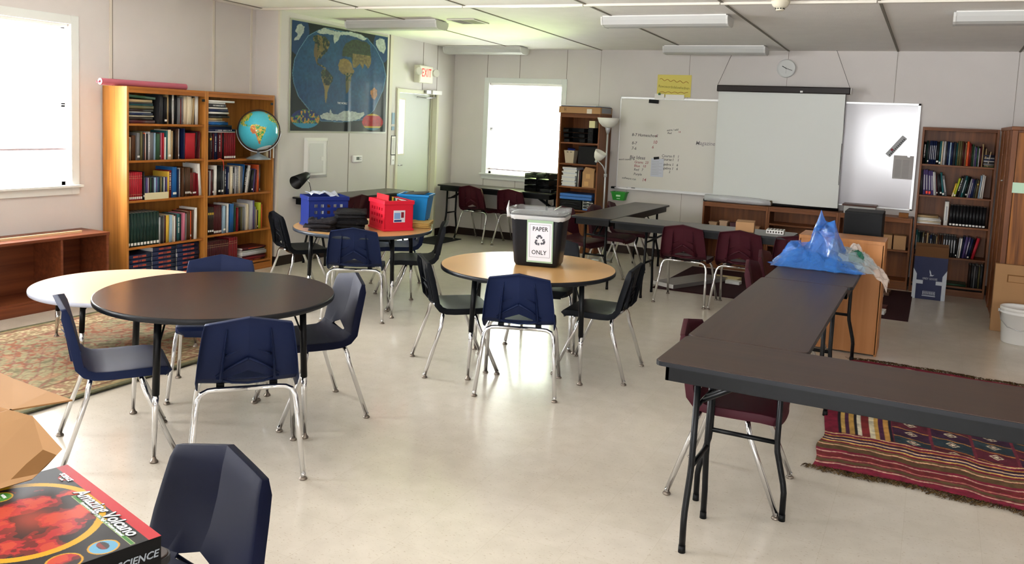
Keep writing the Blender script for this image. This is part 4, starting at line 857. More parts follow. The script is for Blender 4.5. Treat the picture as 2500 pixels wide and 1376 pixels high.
wb = board('big whiteboard with marker notes left of the projector screen', -3.85, -2.3, .885, 2.10, M_wb)
wb2 = board('glossy whiteboard with glare to the side of the screen and dark bookcase', -1.6, -.215, .885, 2.12, M_wbg, False)
inkb = mat('ink_dark', '#2A2A34', .6); inkr = mat('ink_red', '#A04450', .6); inkf = mat('ink_faint', '#5A5A62', .6)
def note(s, x, z, size, mt, rz=0, sh=.15): text(s, size, mt, wb, TX((x + 3.85, -.0185, z - .885)) @ Matrix.Rotation(R(rz), 4, 'Z'), 'handwriting', .0003, .0003, .95, sh, 'LEFT')
note('8-7 Homeschool', -3.665, 1.60, .055, inkb); note('6', -3.34, 1.60, .045, inkr); note('10', -3.37, 1.515, .062, inkr); note('6', -3.38, 1.45, .055, inkr)
note('8-7', -3.66, 1.49, .055, inkf); note('7-6', -3.66, 1.42, .055, inkf); note('Big Ideas', -3.68, 1.30, .065, inkf); note('Grams  23', -3.61, 1.24, .048, inkr); note('Blue   10', -3.61, 1.19, .048, inkr)
note('Red   7', -3.61, 1.14, .046, inkf); note('Purple', -3.61, 1.08, .046, inkf); note('word counter', -3.83, 1.262, .034, inkb, 3); note('software run', -3.77, 1.02, .04, inkf, -3); note('14', -3.49, 1.01, .06, inkr)
note('extra / add', -3.19, 1.68, .036, inkb, 6); note('Red', -3.18, 1.645, .036, inkb); note('14', -3.04, 1.665, .034, inkr); note('Magazine', -2.80, 1.535, .072, mat('ink_grey', '#9A9599', .6))
note('Course II   1', -3.24, 1.345, .048, inkf); note('Course I    1', -3.24, 1.30, .048, inkb); note('Algebra 1   6', -3.25, 1.235, .048, inkb); note('Algebra 1   6', -3.25, 1.185, .048, inkb); note('2', -3.13, 1.14, .04, inkb)
mb = MB().m(M_black).obox((0, 0, 0), (.13, .028, .048), (0, R(3), 0)); tag(mb.build('eraser', loc=(-3.385, D - .034, 2.048), bevel=.004), 'black whiteboard eraser stuck to the top of the notes whiteboard', 'eraser')
t = thing('note_pad', 'white lined notepad with magnet on the notes whiteboard', 'notepad', (-3.375, D - .02, 1.065)); mb = MB().m(mat('pad_paper', '#C9CDD8', .7)).box(0, .17, -.006, 0, 0, .24); mb.m(mat('faint_ink', '#8A8A88', .7))
for k in range(9): mb.box(.01, .15 if k % 2 else .11, -.0065, -.006, .03 + k * .021, .032 + k * .021)
mb.build('sheet', t); MB().m(M_black).obox((.07, -.01, .245), (.07, .012, .032), (0, R(-8), 0)).build('magnet', t)
for lb, x, w_, c_ in (('silver marker lying in the whiteboard tray near its black end', -3.80, .12, M_white), ('short black marker in the whiteboard tray above the green basket', -3.62, .05, M_black)):
    tag(MB().m(c_).tube([(x, D - .048, .892), (x + w_, D - .048, .892)], .007, 8).build('marker'), lb, 'marker')
# items on the glossy board
t = thing('number_strip', 'grey printed strip stuck slanting on the glossy whiteboard', 'paper strip', (-.44, D - .026, 1.62)); mb = MB(); mb.T = Matrix.Rotation(R(-53), 4, 'Y'); mb.m(mat('strip_grey', '#A9ABAC', .5)).box(-.14, .14, -.003, 0, -.032, .032); mb.m(mat('strip_dark', '#5A5F5F', .6))
for k in range(11): mb.box(-.125 + k * .023, -.11 + k * .023, -.0036, -.003, -.024, -.004)
mb.m(mat('magnet_red', '#8C2434', .5)).box(-.07, -.045, -.012, -.003, -.004, .02); mb.build('strip', t)
t = thing('printed_notice', 'grey printed notice held by a magnet on the glossy whiteboard', 'notice', (-.455, D - .026, 1.245)); mb = MB().m(mat('notice_grey', '#ABA7A4', .7)).box(0, .213, -.003, 0, 0, .272); mb.m(mat('faint_ink', '#8A8A88', .7))
for k in range(14): mb.box(.02, .085, -.0035, -.003, .02 + k * .015, .024 + k * .015); mb.box(.10, .17, -.0035, -.003, .02 + k * .015, .024 + k * .015)
mb.build('sheet', t); MB().m(M_steel).box(.145, .17, -.012, -.003, .258, .28).build('magnet', t)
# projector screen
t = thing('projector_screen', 'pulled-down white projector screen with a dark brown case', 'projector screen', (-2.53, 10.60, 0)); M_case = mat('screen_case', '#2A1F1B', .35)
mb = MB().m(M_case).box(0, 1.56, -.04, .04, 2.195, 2.275); mb.build('case', t, bevel=.01); mb = MB().m(M_white); mb.box(-.008, .0, -.03, .03, 2.2, 2.27); mb.box(1.56, 1.568, -.03, .03, 2.2, 2.27); mb.box(1.0, 1.03, -.042, -.04, 2.205, 2.225); mb.build('end_plate', t)
grid('screen_cloth', 60, 60, lambda U, V: (.02 + U * 1.49 + (1 - V) * .01, -.01 + .012 * np.sin(U * 3.2 + 1) * np.sin(V * 2.5) + .01 * np.cos(V * 5 + U * 4), .845 + V * 1.35), lambda U, V: np.ones(U.shape + (3,)) * hx('#DADDD9'), painted('screen_vinyl', .6), t)
mb = MB().m(M_black); mb.tube([(.012, -.012, .84), (1.53, -.012, .84)], .018, 10); mb.box(.03, 1.51, -.02, .0, .835, .852); mb.build('bottom_bar', t)
mb = MB().m(mat('screen_edge', '#2B2E30', .5)).box(1.508, 1.514, -.012, .004, .85, 2.195); mb.build('side_border', t)
mb = MB().m(mat('dark_cord', '#4A4540', .6)); mb.tube([(.0, 0, 2.27), (.15, .1, ceil_z(10.6))], .0025, 5); mb.tube([(1.55, 0, 2.27), (1.36, .1, ceil_z(10.6))], .0025, 5); mb.build('hanging_cord', t)
t = thing('wall_clock', 'round white wall clock above the projector screen', 'clock', (-1.74, D, 2.50)); mb = MB(); mb.T = Matrix.Rotation(R(90), 4, 'X')
mb.m(mat('clock_rim', '#C9CBC8', .3)).lathe([(.108, 0), (.112, .02), (.108, .036), (.096, .04), (.094, .03)], n=48); mb.build('rim', t)
mb = MB(); mb.T = Matrix.Rotation(R(90), 4, 'X'); mb.m(mat('clock_face', '#DDE0DD', .4)).lathe([(.0001, .028), (.095, .028)], n=48); mb.build('dial', t)
for k in range(1, 13): a_ = R(90 - 30 * k); text(str(k), .027, M_black, t, TX((.073 * math.cos(a_), -.0285, .073 * math.sin(a_))), 'numeral', .0003, .0006)
mb = MB().m(M_black); mb.obox((-.024, -.032, .014), (.056, .002, .008), (0, R(30), 0)); mb.obox((.036, -.034, -.012), (.078, .002, .005), (0, R(18), 0)); mb.box(-.0005, .0005, -.036, -.035, -.06, .02); mb.tube([(0, -.028, 0), (0, -.037, 0)], .005, 10); mb.build('hands', t)
t = thing('poster', 'yellow hand-lettered poster above the notes whiteboard', 'poster', (-3.36, D - .003, 2.115)); MB().m(mat('yellow_card', '#D9CB6C', .7)).box(0, .45, -.004, 0, 0, .285).build('sheet', t)
mb = MB().m(mat('brown_marker', '#A8682A', .6)); mb.tube([(.03 + k * .012, -.005, .225 - k * .0012 + .012 * math.sin(k * .9)) for k in range(33)], .0032, 5); mb.tube([(.03 + k * .012, -.005, .05 + .014 * abs(math.sin(k * .45))) for k in range(33)], .0032, 5); mb.build('wavy_line', t)
text('Rewowordsdelowhednen', .05, mat('brown_marker2', '#8A7A2A', .6), t, TX((.225, -.0045, .125)) @ Matrix.Rotation(R(-3), 4, 'Z'), 'handwriting', .0003, 0, .8)
tag(MB().m(M_paper).box(0, .13, -.004, 0, 0, .07).m(mat('clip_green', '#3F7A3A', .5)).box(.05, .08, -.012, -.004, .055, .08).build('paper_slip', loc=(-3.38, D - .026, 2.08)), 'white paper slip with green clip at the poster\'s lower corner', 'paper')
tag(MB().m(M_paper).box(0, .25, -.004, 0, 0, .065).build('paper_slip', loc=(-3.235, D - .026, 2.08)), 'wide white paper strip over the poster\'s lower edge', 'paper')
# green basket
t = thing('basket', 'small green plastic basket hanging below the whiteboard tray', 'basket', (-3.77, D - .075, .72)); M_green = mat('green_plastic', '#2F9A35', .4)
def taper_box(mb, w0, d0, w1, d1, h, th=.003, hollow=True):
    a = [(-w0/2, -d0/2, 0), (w0/2, -d0/2, 0), (w0/2, d0/2, 0), (-w0/2, d0/2, 0)]; b = [(-w1/2, -d1/2, h), (w1/2, -d1/2, h), (w1/2, d1/2, h), (-w1/2, d1/2, h)]
    A = [mb.v(p) for p in a]; B = [mb.v(p) for p in b]; mb.f(A[::-1])
    for q in range(4): mb.f((A[q], A[(q+1) % 4], B[(q+1) % 4], B[q]))
    C = [mb.v((x * (1 - 2 * th / w1), y * (1 - 2 * th / d1), z)) for x, y, z in b]; E_ = [mb.v((x * (1 - 2 * th / w0), y * (1 - 2 * th / d0), th)) for x, y, z in a]
    for q in range(4): mb.f((B[q], B[(q+1) % 4], C[(q+1) % 4], C[q])); mb.f((C[q], C[(q+1) % 4], E_[(q+1) % 4], E_[q]))
    mb.f(E_); return mb
taper_box(MB().m(M_green), .155, .09, .20, .12, .105).build('body', t, bevel=.004); mb = MB().m(M_green)
for b in ((-.108, .108, -.068, -.06), (-.108, .108, .06, .068), (-.108, -.1, -.06, .06), (.1, .108, -.06, .06)): mb.box(*b, .1, .112)
mb.m(mat('white_hook', '#D0D8D0', .5)).tube([(-.07, .05, .1), (-.07, .05, .16)], .003, 5).tube([(.07, .05, .1), (.07, .05, .16)], .003, 5); mb.build('rim', t)
mb = MB().m(mat('basket_label', '#BFE5C0', .4)); mb.box(-.03, .03, -.0555, -.054, .05, .075); mb.box(-.02, .025, -.053, -.0515, .02, .03); mb.build('label', t)

# ---------------------------------------------------------------- recycling bin
t = thing('recycling_bin', 'black paper recycling bin standing on the tan round table', 'bin', (-2.47, 5.37, .72), R(-0)); t.rotation_euler = (0, 0, R(12))
def rrect(w, d, c, n=6):
    o = []
    for sx, sy, a0 in ((1, 1, 0), (-1, 1, 90), (-1, -1, 180), (1, -1, 270)):
        for k in range(n): an = R(a0 + k * 90 / (n - 1)); o.append((sx * (w/2 - c) + c * math.cos(an), sy * (d/2 - c) + c * math.sin(an)))
    return o
def loft(mb, rings, cap0=True, cap1=False, smooth=True):
    I = [[mb.v(p) for p in r] for r in rings]; n = len(I[0])
    for A, B in zip(I, I[1:]):
        for k in range(n): mb.f((A[k], A[(k+1) % n], B[(k+1) % n], B[k]), smooth)
    if cap0: mb.f(I[0][::-1])
    if cap1: mb.f(I[-1])
    return mb
rg = lambda w, d, c, z: [(x, y, z) for x, y in rrect(w, d, c)]
M_bin = mat('bin_black', '#1B1D22', .3, spec=.6)
loft(MB().m(M_bin), [rg(.30, .20, .04, .0), rg(.325, .225, .05, .02), rg(.345, .24, .05, .12), rg(.375, .26, .05, .33), rg(.385, .27, .05, .37), rg(.372, .257, .05, .37), rg(.335, .23, .05, .12), rg(.31, .2, .04, .02)], True, True).build('bin_body', t)
M_film = mat('clear_film', '#C5C8C8', .12, alpha=.2, spec=1.); M_filmw = mat('milky_film', '#DCDDDD', .3, alpha=.72)
nj = lambda r, a, s: [(x * (1 + random.uniform(-a, a)), y * (1 + random.uniform(-a, a)), z + random.uniform(-s, s)) for x, y, z in r]
loft(MB().m(M_film), [nj(rg(.384, .268, .05, .335), .004, .004), nj(rg(.394, .278, .05, .355), .008, .004), nj(rg(.405, .292, .055, .385), .01, .006), nj(rg(.41, .29, .055, .405), .012, .004), nj(rg(.36, .25, .05, .39), .01, .004), nj(rg(.33, .22, .05, .28), .02, .01), nj(rg(.31, .2, .05, .12), .02, .01)], False, False).build('liner_bag', t)
mb = loft(MB().m(M_filmw), [nj(rg(.382, .268, .05, .328), .004, .003), nj(rg(.396, .28, .05, .34), .006, .003), nj(rg(.398, .282, .05, .358), .006, .002)], False, False); mb.tube([(-.2, -.12, .34), (-.215, -.1, .39), (-.208, -.1, .45)], [.012, .01, .002], 6); mb.build('liner_fold', t)
M_sl = mat('sign_sleeve', '#9DB89D', .3); s_ = thing('sign', '', None) if False else None
sg = MB().m(M_sl).obox((.0, 0, 0), (.185, .003, .30)).build('sign_sleeve', t); sg.location = (.035, -.143, .183); sg.rotation_euler = (R(6), 0, 0)
sheet = MB().m(mat('sign_paper', '#DADBE3', .5)).box(-.084, .084, -.003, -.0016, -.138, .132).build('sign_sheet', sg)
mb = MB().m(M_black)
for b in ((-.072, .072, .1185, .120), (-.072, .072, -.112, -.1105), (-.072, -.0705, -.112, .12), (.0705, .072, -.112, .12)): mb.box(b[0], b[1], -.0034, -.003, b[2], b[3])
mb.build('border_line', sg)
text('PAPER', .043, M_black, sg, TX((.002, -.0036, .088)), bold=.0002, sx=.92); text('ONLY', .043, M_black, sg, TX((-.004, -.0036, -.078)), bold=.0002, sx=.92)
mb = MB().m(mat('recycle_grey', '#5B5C66', .6)); mb2 = mb
for k in range(3):
    mb.T = Matrix.Translation((0, -.0036, .008)) @ Matrix.Rotation(R(120 * k), 4, 'Y')
    mb.poly([(-.021, 0, .031), (-.010, 0, .040), (.006, 0, .040), (.014, 0, .027), (.019, 0, .030), (.0165, 0, .014), (.001, 0, .016), (.0055, 0, .021), (.0, 0, .028), (-.006, 0, .020)][::-1])
    mb.poly([(-.0225, 0, .029), (-.008, 0, .018), (-.013, 0, .010), (-.028, 0, .019)][::-1])
mb.T = None; mb.build('recycling_symbol', sg)

# ---------------------------------------------------------------- crates on the round table
def crate(name, label, mt, loc, rz, W, Dp, H, holes=((5, 3), (5, 3))):
    t = thing(name, label, 'crate', loc, rz, 'plastic crates'); th = .006
    MB().m(mt).box(-W/2, W/2, -Dp/2, Dp/2, 0, .008).build('base', t)
    mb = MB().m(mt)
    def side(ax, pos, half, nh, rows):
        hs = []; s = .0135
        for r in range(rows):
            for c in range(nh): u = (c - (nh - 1) / 2) * (2 * half / (nh + 1.2)); z = H * (.28 + .21 * r); hs.append((u - s, u + s, z - s, z + s))
        wall(mb, ax, pos, th if pos < 0 else -th, -half, half, .0, H, hs)
    side('y', -Dp/2, W/2, *holes[0]); side('y', Dp/2, W/2, *holes[0]); side('x', -W/2, Dp/2, *holes[1]); side('x', W/2, Dp/2, *holes[1]); mb.build('walls', t)
    mb = MB().m(mt); e = .009
    for z0, z1 in ((0, .018), (H - .035, H)):
        if z0: mb.build('base_rim', t, bevel=.004); mb = MB().m(mt)
        mb.box(-W/2 - e, W/2 + e, -Dp/2 - e, -Dp/2, z0, z1); mb.box(-W/2 - e, W/2 + e, Dp/2, Dp/2 + e, z0, z1); mb.box(-W/2 - e, -W/2, -Dp/2, Dp/2, z0, z1); mb.box(W/2, W/2 + e, -Dp/2, Dp/2, z0, z1)
    mb.build('rim', t, bevel=.004); return t
M_cb = mat('crate_blue', '#1E3182', .4, spec=.5); M_cr = mat('crate_red', '#D31F36', .4, spec=.5); M_bb2 = mat('bin_blue', '#1577B5', .35)
cb = crate('crate', 'blue lattice crate holding papers on the tan round table', M_cb, (-4.835, 5.908, .72), R(56), .35, .26, .27, ((5, 3), (0, 0)))
crr = crate('crate', 'red lattice crate with a white label, full of folders', M_cr, (-4.30, 6.168, .72), R(59.5), .27, .33, .265, ((0, 0), (5, 3)))
l = MB().m(mat('label_white', '#D7DCE6', .5)).box(-.052, .058, -.002, 0, 0, .105).m(mat('label_blue', '#7FA3D6', .5)).box(-.046, .012, -.003, -.002, .03, .085).m(mat('label_navy', '#1F3A7A', .5)).box(-.046, .025, -.003, -.002, .006, .022).m(mat('magnet_red', '#8C2434', .5)).box(.02, .046, -.003, -.002, .04, .09).build('label', crr); l.location = (.0, -.165, .075)
for k, (c, dx, tl) in enumerate([('#B5242E', -.105, 8), ('#2A2A2C', -.085, 9), ('#D8B93A', -.068, 10), ('#2E6E3A', -.05, 10), ('#E0E0D8', -.034, 11), ('#B5242E', -.018, 12), ('#C9692E', -.002, 12), ('#24408A', .014, 10), ('#E0E0D8', .05, 14), ('#3A3A3E', .075, 15)]):
    o = MB().m(mat('folder_' + c[1:], c, .5)).box(-.004, .004, -.13, .12, 0, .30 - .007 * k if k < 8 else .255).build('folder', bevel=.001)
    o.matrix_world = Matrix.Translation((-4.30, 6.168, .73)) @ Matrix.Rotation(R(59.5), 4, 'Z') @ Matrix.Translation((dx + .005, 0, 0)) @ Matrix.Rotation(R(tl * .4), 4, 'Y')
    tag(o, '%s folder standing in the red crate, %s from its blue-crate side' % ({'#B5242E': 'red', '#2A2A2C': 'black', '#D8B93A': 'yellow', '#2E6E3A': 'green', '#E0E0D8': 'white', '#C9692E': 'orange', '#24408A': 'blue', '#3A3A3E': 'dark grey'}[c], ordn[k]), 'folder', 'folders in the red crate')
for k, (c, x, h) in enumerate([('#E5E3DC', -.14, .2), ('#DDE2EA', -.05, .215), ('#C96A3A', .03, .17), ('#E5E3DC', .11, .2)]):
    o = MB().m(mat('sheet_' + c[1:], c, .6)).box(-.012, .012, -.10, .10, 0, h).build('paper_bundle'); o.matrix_world = Matrix.Translation((-4.835, 5.908, .73)) @ Matrix.Rotation(R(56), 4, 'Z') @ Matrix.Translation((x, 0, 0)) @ Matrix.Rotation(R(6), 4, 'Y')
    tag(o, 'bundle of %s papers inside the blue crate, %s across it' % ('orange' if k == 2 else 'white', ordn[k]), 'papers', 'papers in the blue crate')
o = grid('plastic_sleeve', 12, 10, lambda U, V: (-.15 + U * .27, -.10 + V * .2, .282 + .018 * np.sin(U * 5) * (1 - V) + .012 * V + .012 * np.sin(U * 17 + V * 3)), lambda U, V: np.ones(U.shape + (3,)) * hx('#C3CBDA'), painted('sleeve_paint', .2, coat=.5), None, thick=.002)
o.matrix_world = Matrix.Translation((-4.835, 5.908, .72)) @ Matrix.Rotation(R(56), 4, 'Z'); tag(o, 'crinkled clear plastic sleeve lying across the blue crate\'s top', 'plastic sleeve')
t = thing('storage_bin', 'bright blue plastic bin behind the red crate', 'bin', (-4.27, 6.52, .78), R(20)); taper_box(MB().m(M_bb2), .22, .2, .28, .25, .235, .004).build('body', t, bevel=.008)
mb = MB().m(M_bb2); 
for b in ((-.15, .15, -.135, -.124), (-.15, .15, .124, .135), (-.15, -.139, -.124, .124), (.139, .15, -.124, .124)): mb.box(*b, .215, .235)
mb.build('rim', t, bevel=.003); MB().m(mat('bin_drawing', '#58B5DE', .4)).lathe([(.012, 0), (.018, .0)], n=16).tube([(.0, -.118, .18), (.012, -.119, .192), (.024, -.1185, .18), (.012, -.118, .168)], .002, 5, closed=True).build('printed_bubbles', t)
mb = MB().m(M_black).obox((0, 0, .232), (.2, .18, .008), (R(3), R(-4), .3)); tag(mb.build('folder', loc=(-4.27, 6.52, .785)), 'black folder lying in the top of the bright blue bin', 'folder')
# folded cloths: ribbons of cloth folded over
def folded(name, label, loc, rz, w, d, n, th, mt, cat, seed=1, rough=.006):
    r_ = np.random.default_rng(seed); mb = MB().m(mt); z = 0; N = 22
    for k in range(n):
        ww, dd = w * (1 + r_.uniform(-.07, .05)), d * (1 + r_.uniform(-.1, .06)); ox, oy = r_.uniform(-.014, .014, 2); ph = r_.uniform(0, 6, 4); rings = []
        for j, (s, zz) in enumerate(((.9, .0), (1., .25), (1.01, .6), (.97, .95), (.8, 1.03), (.4, 1.05), (.05, 1.06))):
            ring = []
            for x, y in rrect(ww * s, dd * s, min(.03, dd * s * .3), 6):
                wob = rough * (math.sin(x * 24 + y * 15 + ph[0]) + math.sin(y * 33 - x * 12 + ph[1]) + .5 * math.sin(x * 70 + ph[2])) * (1 if j > 0 else .3); ring.append((x + ox + wob * .8, y + oy + wob * .6, z + zz * th + wob * .7 * (j > 1)))
            rings.append(ring)
        loft(mb, rings, True, True); z += th * .97
    return tag(mb.build(name, loc=loc, rz=rz), label, cat)
M_cloth = mat('black_cloth', '#131217', .85, bump=.6, bscale=60); M_cloth2 = mat('charcoal_cloth', '#1F1B21', .8, bump=.6, bscale=50)
folded('folded_cloth', 'stack of folded black clothes between the blue and red crates', (-4.50, 5.85, .72), R(40), .26, .23, 6, .028, M_cloth, 'clothes', 3, .013)
folded('folded_cloth', 'rumpled dark grey garment before the blue crate at the table edge', (-4.64, 5.64, .72), R(20), .26, .17, 3, .032, M_cloth2, 'clothes', 8, .018)
folded('folded_towel', 'folded cream and yellow towels under the bright blue bin', (-4.20, 6.46, .72), R(25), .24, .22, 3, .019, mat('towel_yellow', '#C9A661', .9, bump=.5, var=.15), 'towels', 5)
# ---------------------------------------------------------------- desk lamp on the wall table
t = thing('desk_lamp', 'black gooseneck desk lamp beside the globe bookcase', 'desk lamp', (-6.30, 7.46, .76)); MB().m(M_black).lathe([(.07, 0), (.07, .01), (.02, .022)], n=24).build('base', t)
MB().m(M_chrome).tube([(0, 0, .02), (0, -.01, .10), (.01, -.05, .17), (.02, -.16, .245)], .005, 8).build('arm', t)
mb = MB(); ax_ = Vector((.05, -1, -.38)).normalized(); mb.T = Matrix.Translation((.02, -.10, .25)) @ ax_.to_track_quat('Z', 'X').to_matrix().to_4x4(); mb.m(mat('lamp_shade_black', '#141416', .4)).lathe([(.03, -.02), (.042, 0), (.078, .21), (.075, .21), (.04, .005), (.001, .0)], n=28); mb.build('shade', t)
mb = MB(); mb.T = Matrix.Translation((.02, -.10, .25)) @ ax_.to_track_quat('Z', 'X').to_matrix().to_4x4(); mb.m(M_chrome).tube([(0, 0, -.02), (0, 0, -.055)], .009, 10); mb.build('socket_cap', t)
# ---------------------------------------------------------------- tall bookcase by the window: contents
def at_T(o, x, y, z, rz=0): o.location = (-4.53 + x, 10.32 + y, z); o.rotation_euler = (0, 0, rz); return o
def tray_file(name, lb, mt, x, y, z, W, Dp, H, group=None, arcs=False):
    t = thing(name, lb, 'file tray', (-4.53 + x, 10.32 + y, z), 0, group)
    mb = MB().m(mt); mb.box(0, W, 0, Dp, 0, .004); mb.box(0, .004, 0, Dp, 0, H); mb.box(W - .004, W, 0, Dp, 0, H); mb.box(0, W, Dp - .004, Dp, 0, H); mb.box(0, W * .25, 0, .004, 0, H * .7); mb.box(W * .75, W, 0, .004, 0, H * .7); mb.build('body', t)
    return t
for k, z in enumerate((1.466, 1.532, 1.598)): tray_file('file_tray', 'black letter tray on the tall bookcase\'s top shelf, %s up' % ordn[k], M_black, .06 - .01 * k, .03, z, .30, .30, .055, 'black letter trays, tall bookcase')
t = thing('magazine_file', 'black arc-patterned magazine file on the tall bookcase\'s top shelf', 'magazine file', (-4.13, 10.345, 1.466)); mb = MB().m(M_black).box(0, .07, 0, .24, 0, .20); mb.m(mat('arc_grey', '#3F4246', .4))
for q in range(3):
    for r in (.014, .022, .03): mb.tube([(.0355 + r * math.cos(a_) - .012, -.001, .03 + q * .06 + r * math.sin(a_)) for a_ in [R(8 + 15 * i) for i in range(11)]], .0022, 4)
mb.build('body', t)
tag(at_T(MB().m(mat('note_cream', '#D8CFA0', .6)).box(0, .08, 0, .1, 0, .09).build('note_box'), .42, .0, 1.668), 'cream note box at the top right inside the tall bookcase', 'box')
t = thing('storage_basket', 'small cream slotted basket on the second shelf of the tall bookcase', 'basket', (-4.395, 10.44, 1.186)); taper_box(MB().m(mat('cream_plastic', '#BFB199', .5)), .11, .11, .15, .15, .17).build('body', t, bevel=.003); mb = MB().m(mat('slot_shadow', '#2A1A10', .8))
for s in (-.035, .015): mb.box(s, s + .025, -.0745, -.069, .145, .152)
mb.m(mat('crate_blue', '#2A3F9A', .4)).obox((.0, 0, .18), (.1, .06, .03), (.2, .1, .4)); mb.build('contents', t)
tag(at_T(MB().m(M_black).box(0, .27, 0, .3, 0, .235).build('box', bevel=.004), .265, .05, 1.186), 'black box filling most of the tall bookcase\'s second shelf', 'box')
z = .881
for k in range(14):
    c = '#DAD9D4' if k % 3 else '#C6CBD6'; h = .012 + .006 * ((k * 7) % 3); o = MB().m(mat('sheet_' + c[1:], c, .6)).box(-.1, .1, -.13, .13, 0, h).build('paper_bundle'); at_T(o, .155 + random.uniform(-.008, .008), .17, z, random.uniform(-.12, .12)); z += h + .0004
    tag(o, 'white paper bundle in the tall bookcase\'s pile, %s from the bottom' % ordn[k], 'papers', 'paper pile on the tall bookcase')
row(FT, .27, .881, 'dark grey:1.8:22,white:.8:22,maroon:1.6:22,black:1.6:21', 'third shelf of the tall bookcase', 'books on the tall bookcase', 'from the paper pile')
t = thing('cardboard_box', 'tan carton with taped labels on the tall bookcase\'s third shelf', 'carton', (-4.175, 10.335, .881)); mb = MB().m(M_card); mb.prism([(0, 0), (.165, 0), (.165, .28), (0, .28)], 0, .20); mb.poly([(0, 0, .2), (.165, 0, .2), (.165, .03, .25), (.03, .03, .27)]); mb.build('carton', t); mb = MB().m(mat('kraft_label', '#C49A68', .6)); mb.box(.05, .11, -.001, 0, .12, .18); mb.box(.03, .09, -.001, 0, .02, .08); mb.build('label', t)
for k, z in enumerate((.745, .705)): tag(at_T(MB().m(mat('bin_lid_blue', '#3E6FB5', .4)).box(0, .46, 0, .34, 0, .037).build('blue_tray', bevel=.006), .04, .02, .576 + z - .575 ), 'shallow blue plastic tray in the tall bookcase, %s' % ('upper one' if k == 0 else 'lower one'), 'tray')
t = thing('drawer_unit', 'small clear drawer organizer with blue base in the tall bookcase', 'organizer', (-4.15, 10.335, .576)); MB().m(mat('bin_lid_blue', '#3E6FB5', .4)).box(0, .145, 0, .3, 0, .02).build('base', t)
mb = MB().m(M_white)
for z in (.02, .06, .10): mb.box(0, .145, 0, .004, z - .0, z + .004)
mb.box(0, .004, 0, .3, .02, .125); mb.build('frame', t)
for k in range(3): d = MB().m(mat('smoky_drawer', '#4A5054', .2)).box(.006, .14, .003, .28, .026 + k * .035, .055 + k * .035).build('drawer', t); MB().m(M_white).box(.06, .09, -.004, .003, .04 + k * .035, .045 + k * .035).build('knob', d)
t = thing('black_tray', 'black oval-fronted tray at the bottom of the tall bookcase\'s open part', 'tray', (-4.49, 10.34, .576)); MB().m(M_black).box(0, .32, 0, .3, 0, .12).build('body', t, bevel=.01); MB().m(M_bin).tube([(.03, -.004, .05), (.10, -.008, .075), (.2, -.008, .075), (.29, -.004, .05)], .01, 8).build('lip', t)
t = thing('cardboard_box', 'flat brown carton on top of the tall dark bookcase', 'carton', (-4.545, 10.30, 1.851)); MB().m(M_card).box(0, .59, 0, .44, 0, .085).build('carton', t, bevel=.003); mb = MB().m(mat('clear_tape', '#CFC3B0', .2)); mb.box(.40, .47, -.001, .0, .0, .06); mb.m(M_black).box(.08, .083, -.0015, 0, .02, .07).box(.10, .103, -.0015, 0, .02, .07).box(.08, .103, -.0015, 0, .044, .047); mb.m(mat('film_grey', '#8A8F96', .3)).box(.588, .592, .05, .4, .01, .08); mb.build('tape', t)
tag(MB().m(mat('blue_board', '#3A567F', .6)).box(0, .56, 0, .42, 0, .008).build('board', loc=(-4.52, 10.31, 1.937)), 'thin blue board between the flat carton and the white panel', 'board')
tag(MB().m(M_white).box(0, .62, 0, .46, 0, .008).build('board', loc=(-4.62, 10.29, 1.9465), rz=R(-3)), 'white panel topping the flat carton on the tall bookcase', 'board')
# ---------------------------------------------------------------- floor lamp
t = thing('floor_lamp', 'silver floor lamp with white bowl and small side reading shade', 'floor lamp', (-3.735, 10.02, 0)); M_sh = mat('lamp_glass_white', '#E2E0D6', .35)
MB().m(mat('silver_paint', '#B9BBBE', .35, metal=.5)).lathe([(.13, 0), (.13, .012), (.1, .022), (.02, .03)], n=32).build('base', t); MB().m(mat('silver_paint', '#B9BBBE', .35, metal=.5)).tube([(0, 0, .02), (0, 0, 1.66)], .0115, 12).lathe([(.012, 1.6), (.03, 1.66), (.034, 1.685)], n=20).build('pole', t)
MB().m(M_sh).lathe([(.03, 1.68), (.075, 1.70), (.118, 1.745), (.14, 1.805), (.136, 1.805), (.114, 1.75), (.07, 1.706), (.0001, 1.69)], n=40).build('shade', t)
MB().m(mat('silver_paint', '#B9BBBE', .35, metal=.5)).tube([(0, 0, 1.08), (-.005, -.02, 1.14), (-.03, -.03, 1.20), (-.075, -.035, 1.245), (-.11, -.035, 1.262)], .007, 8).lathe([(.02, -.02), (.02, .02)], (0, 0, 1.08), 12).build('side_arm', t)
mb = MB(); mb.T = Matrix.Translation((-.115, -.035, 1.262)) @ Vector((.45, -.1, .85)).to_track_quat('Z', 'X').to_matrix().to_4x4(); mb.m(mat('silver_paint', '#B9BBBE', .35, metal=.5)).lathe([(.018, -.025), (.022, .01)], n=16); mb.m(M_sh).lathe([(.022, .005), (.05, .03), (.072, .08), (.078, .125), (.074, .125), (.045, .035), (.001, .015)], n=28); mb.build('reading_shade', t)

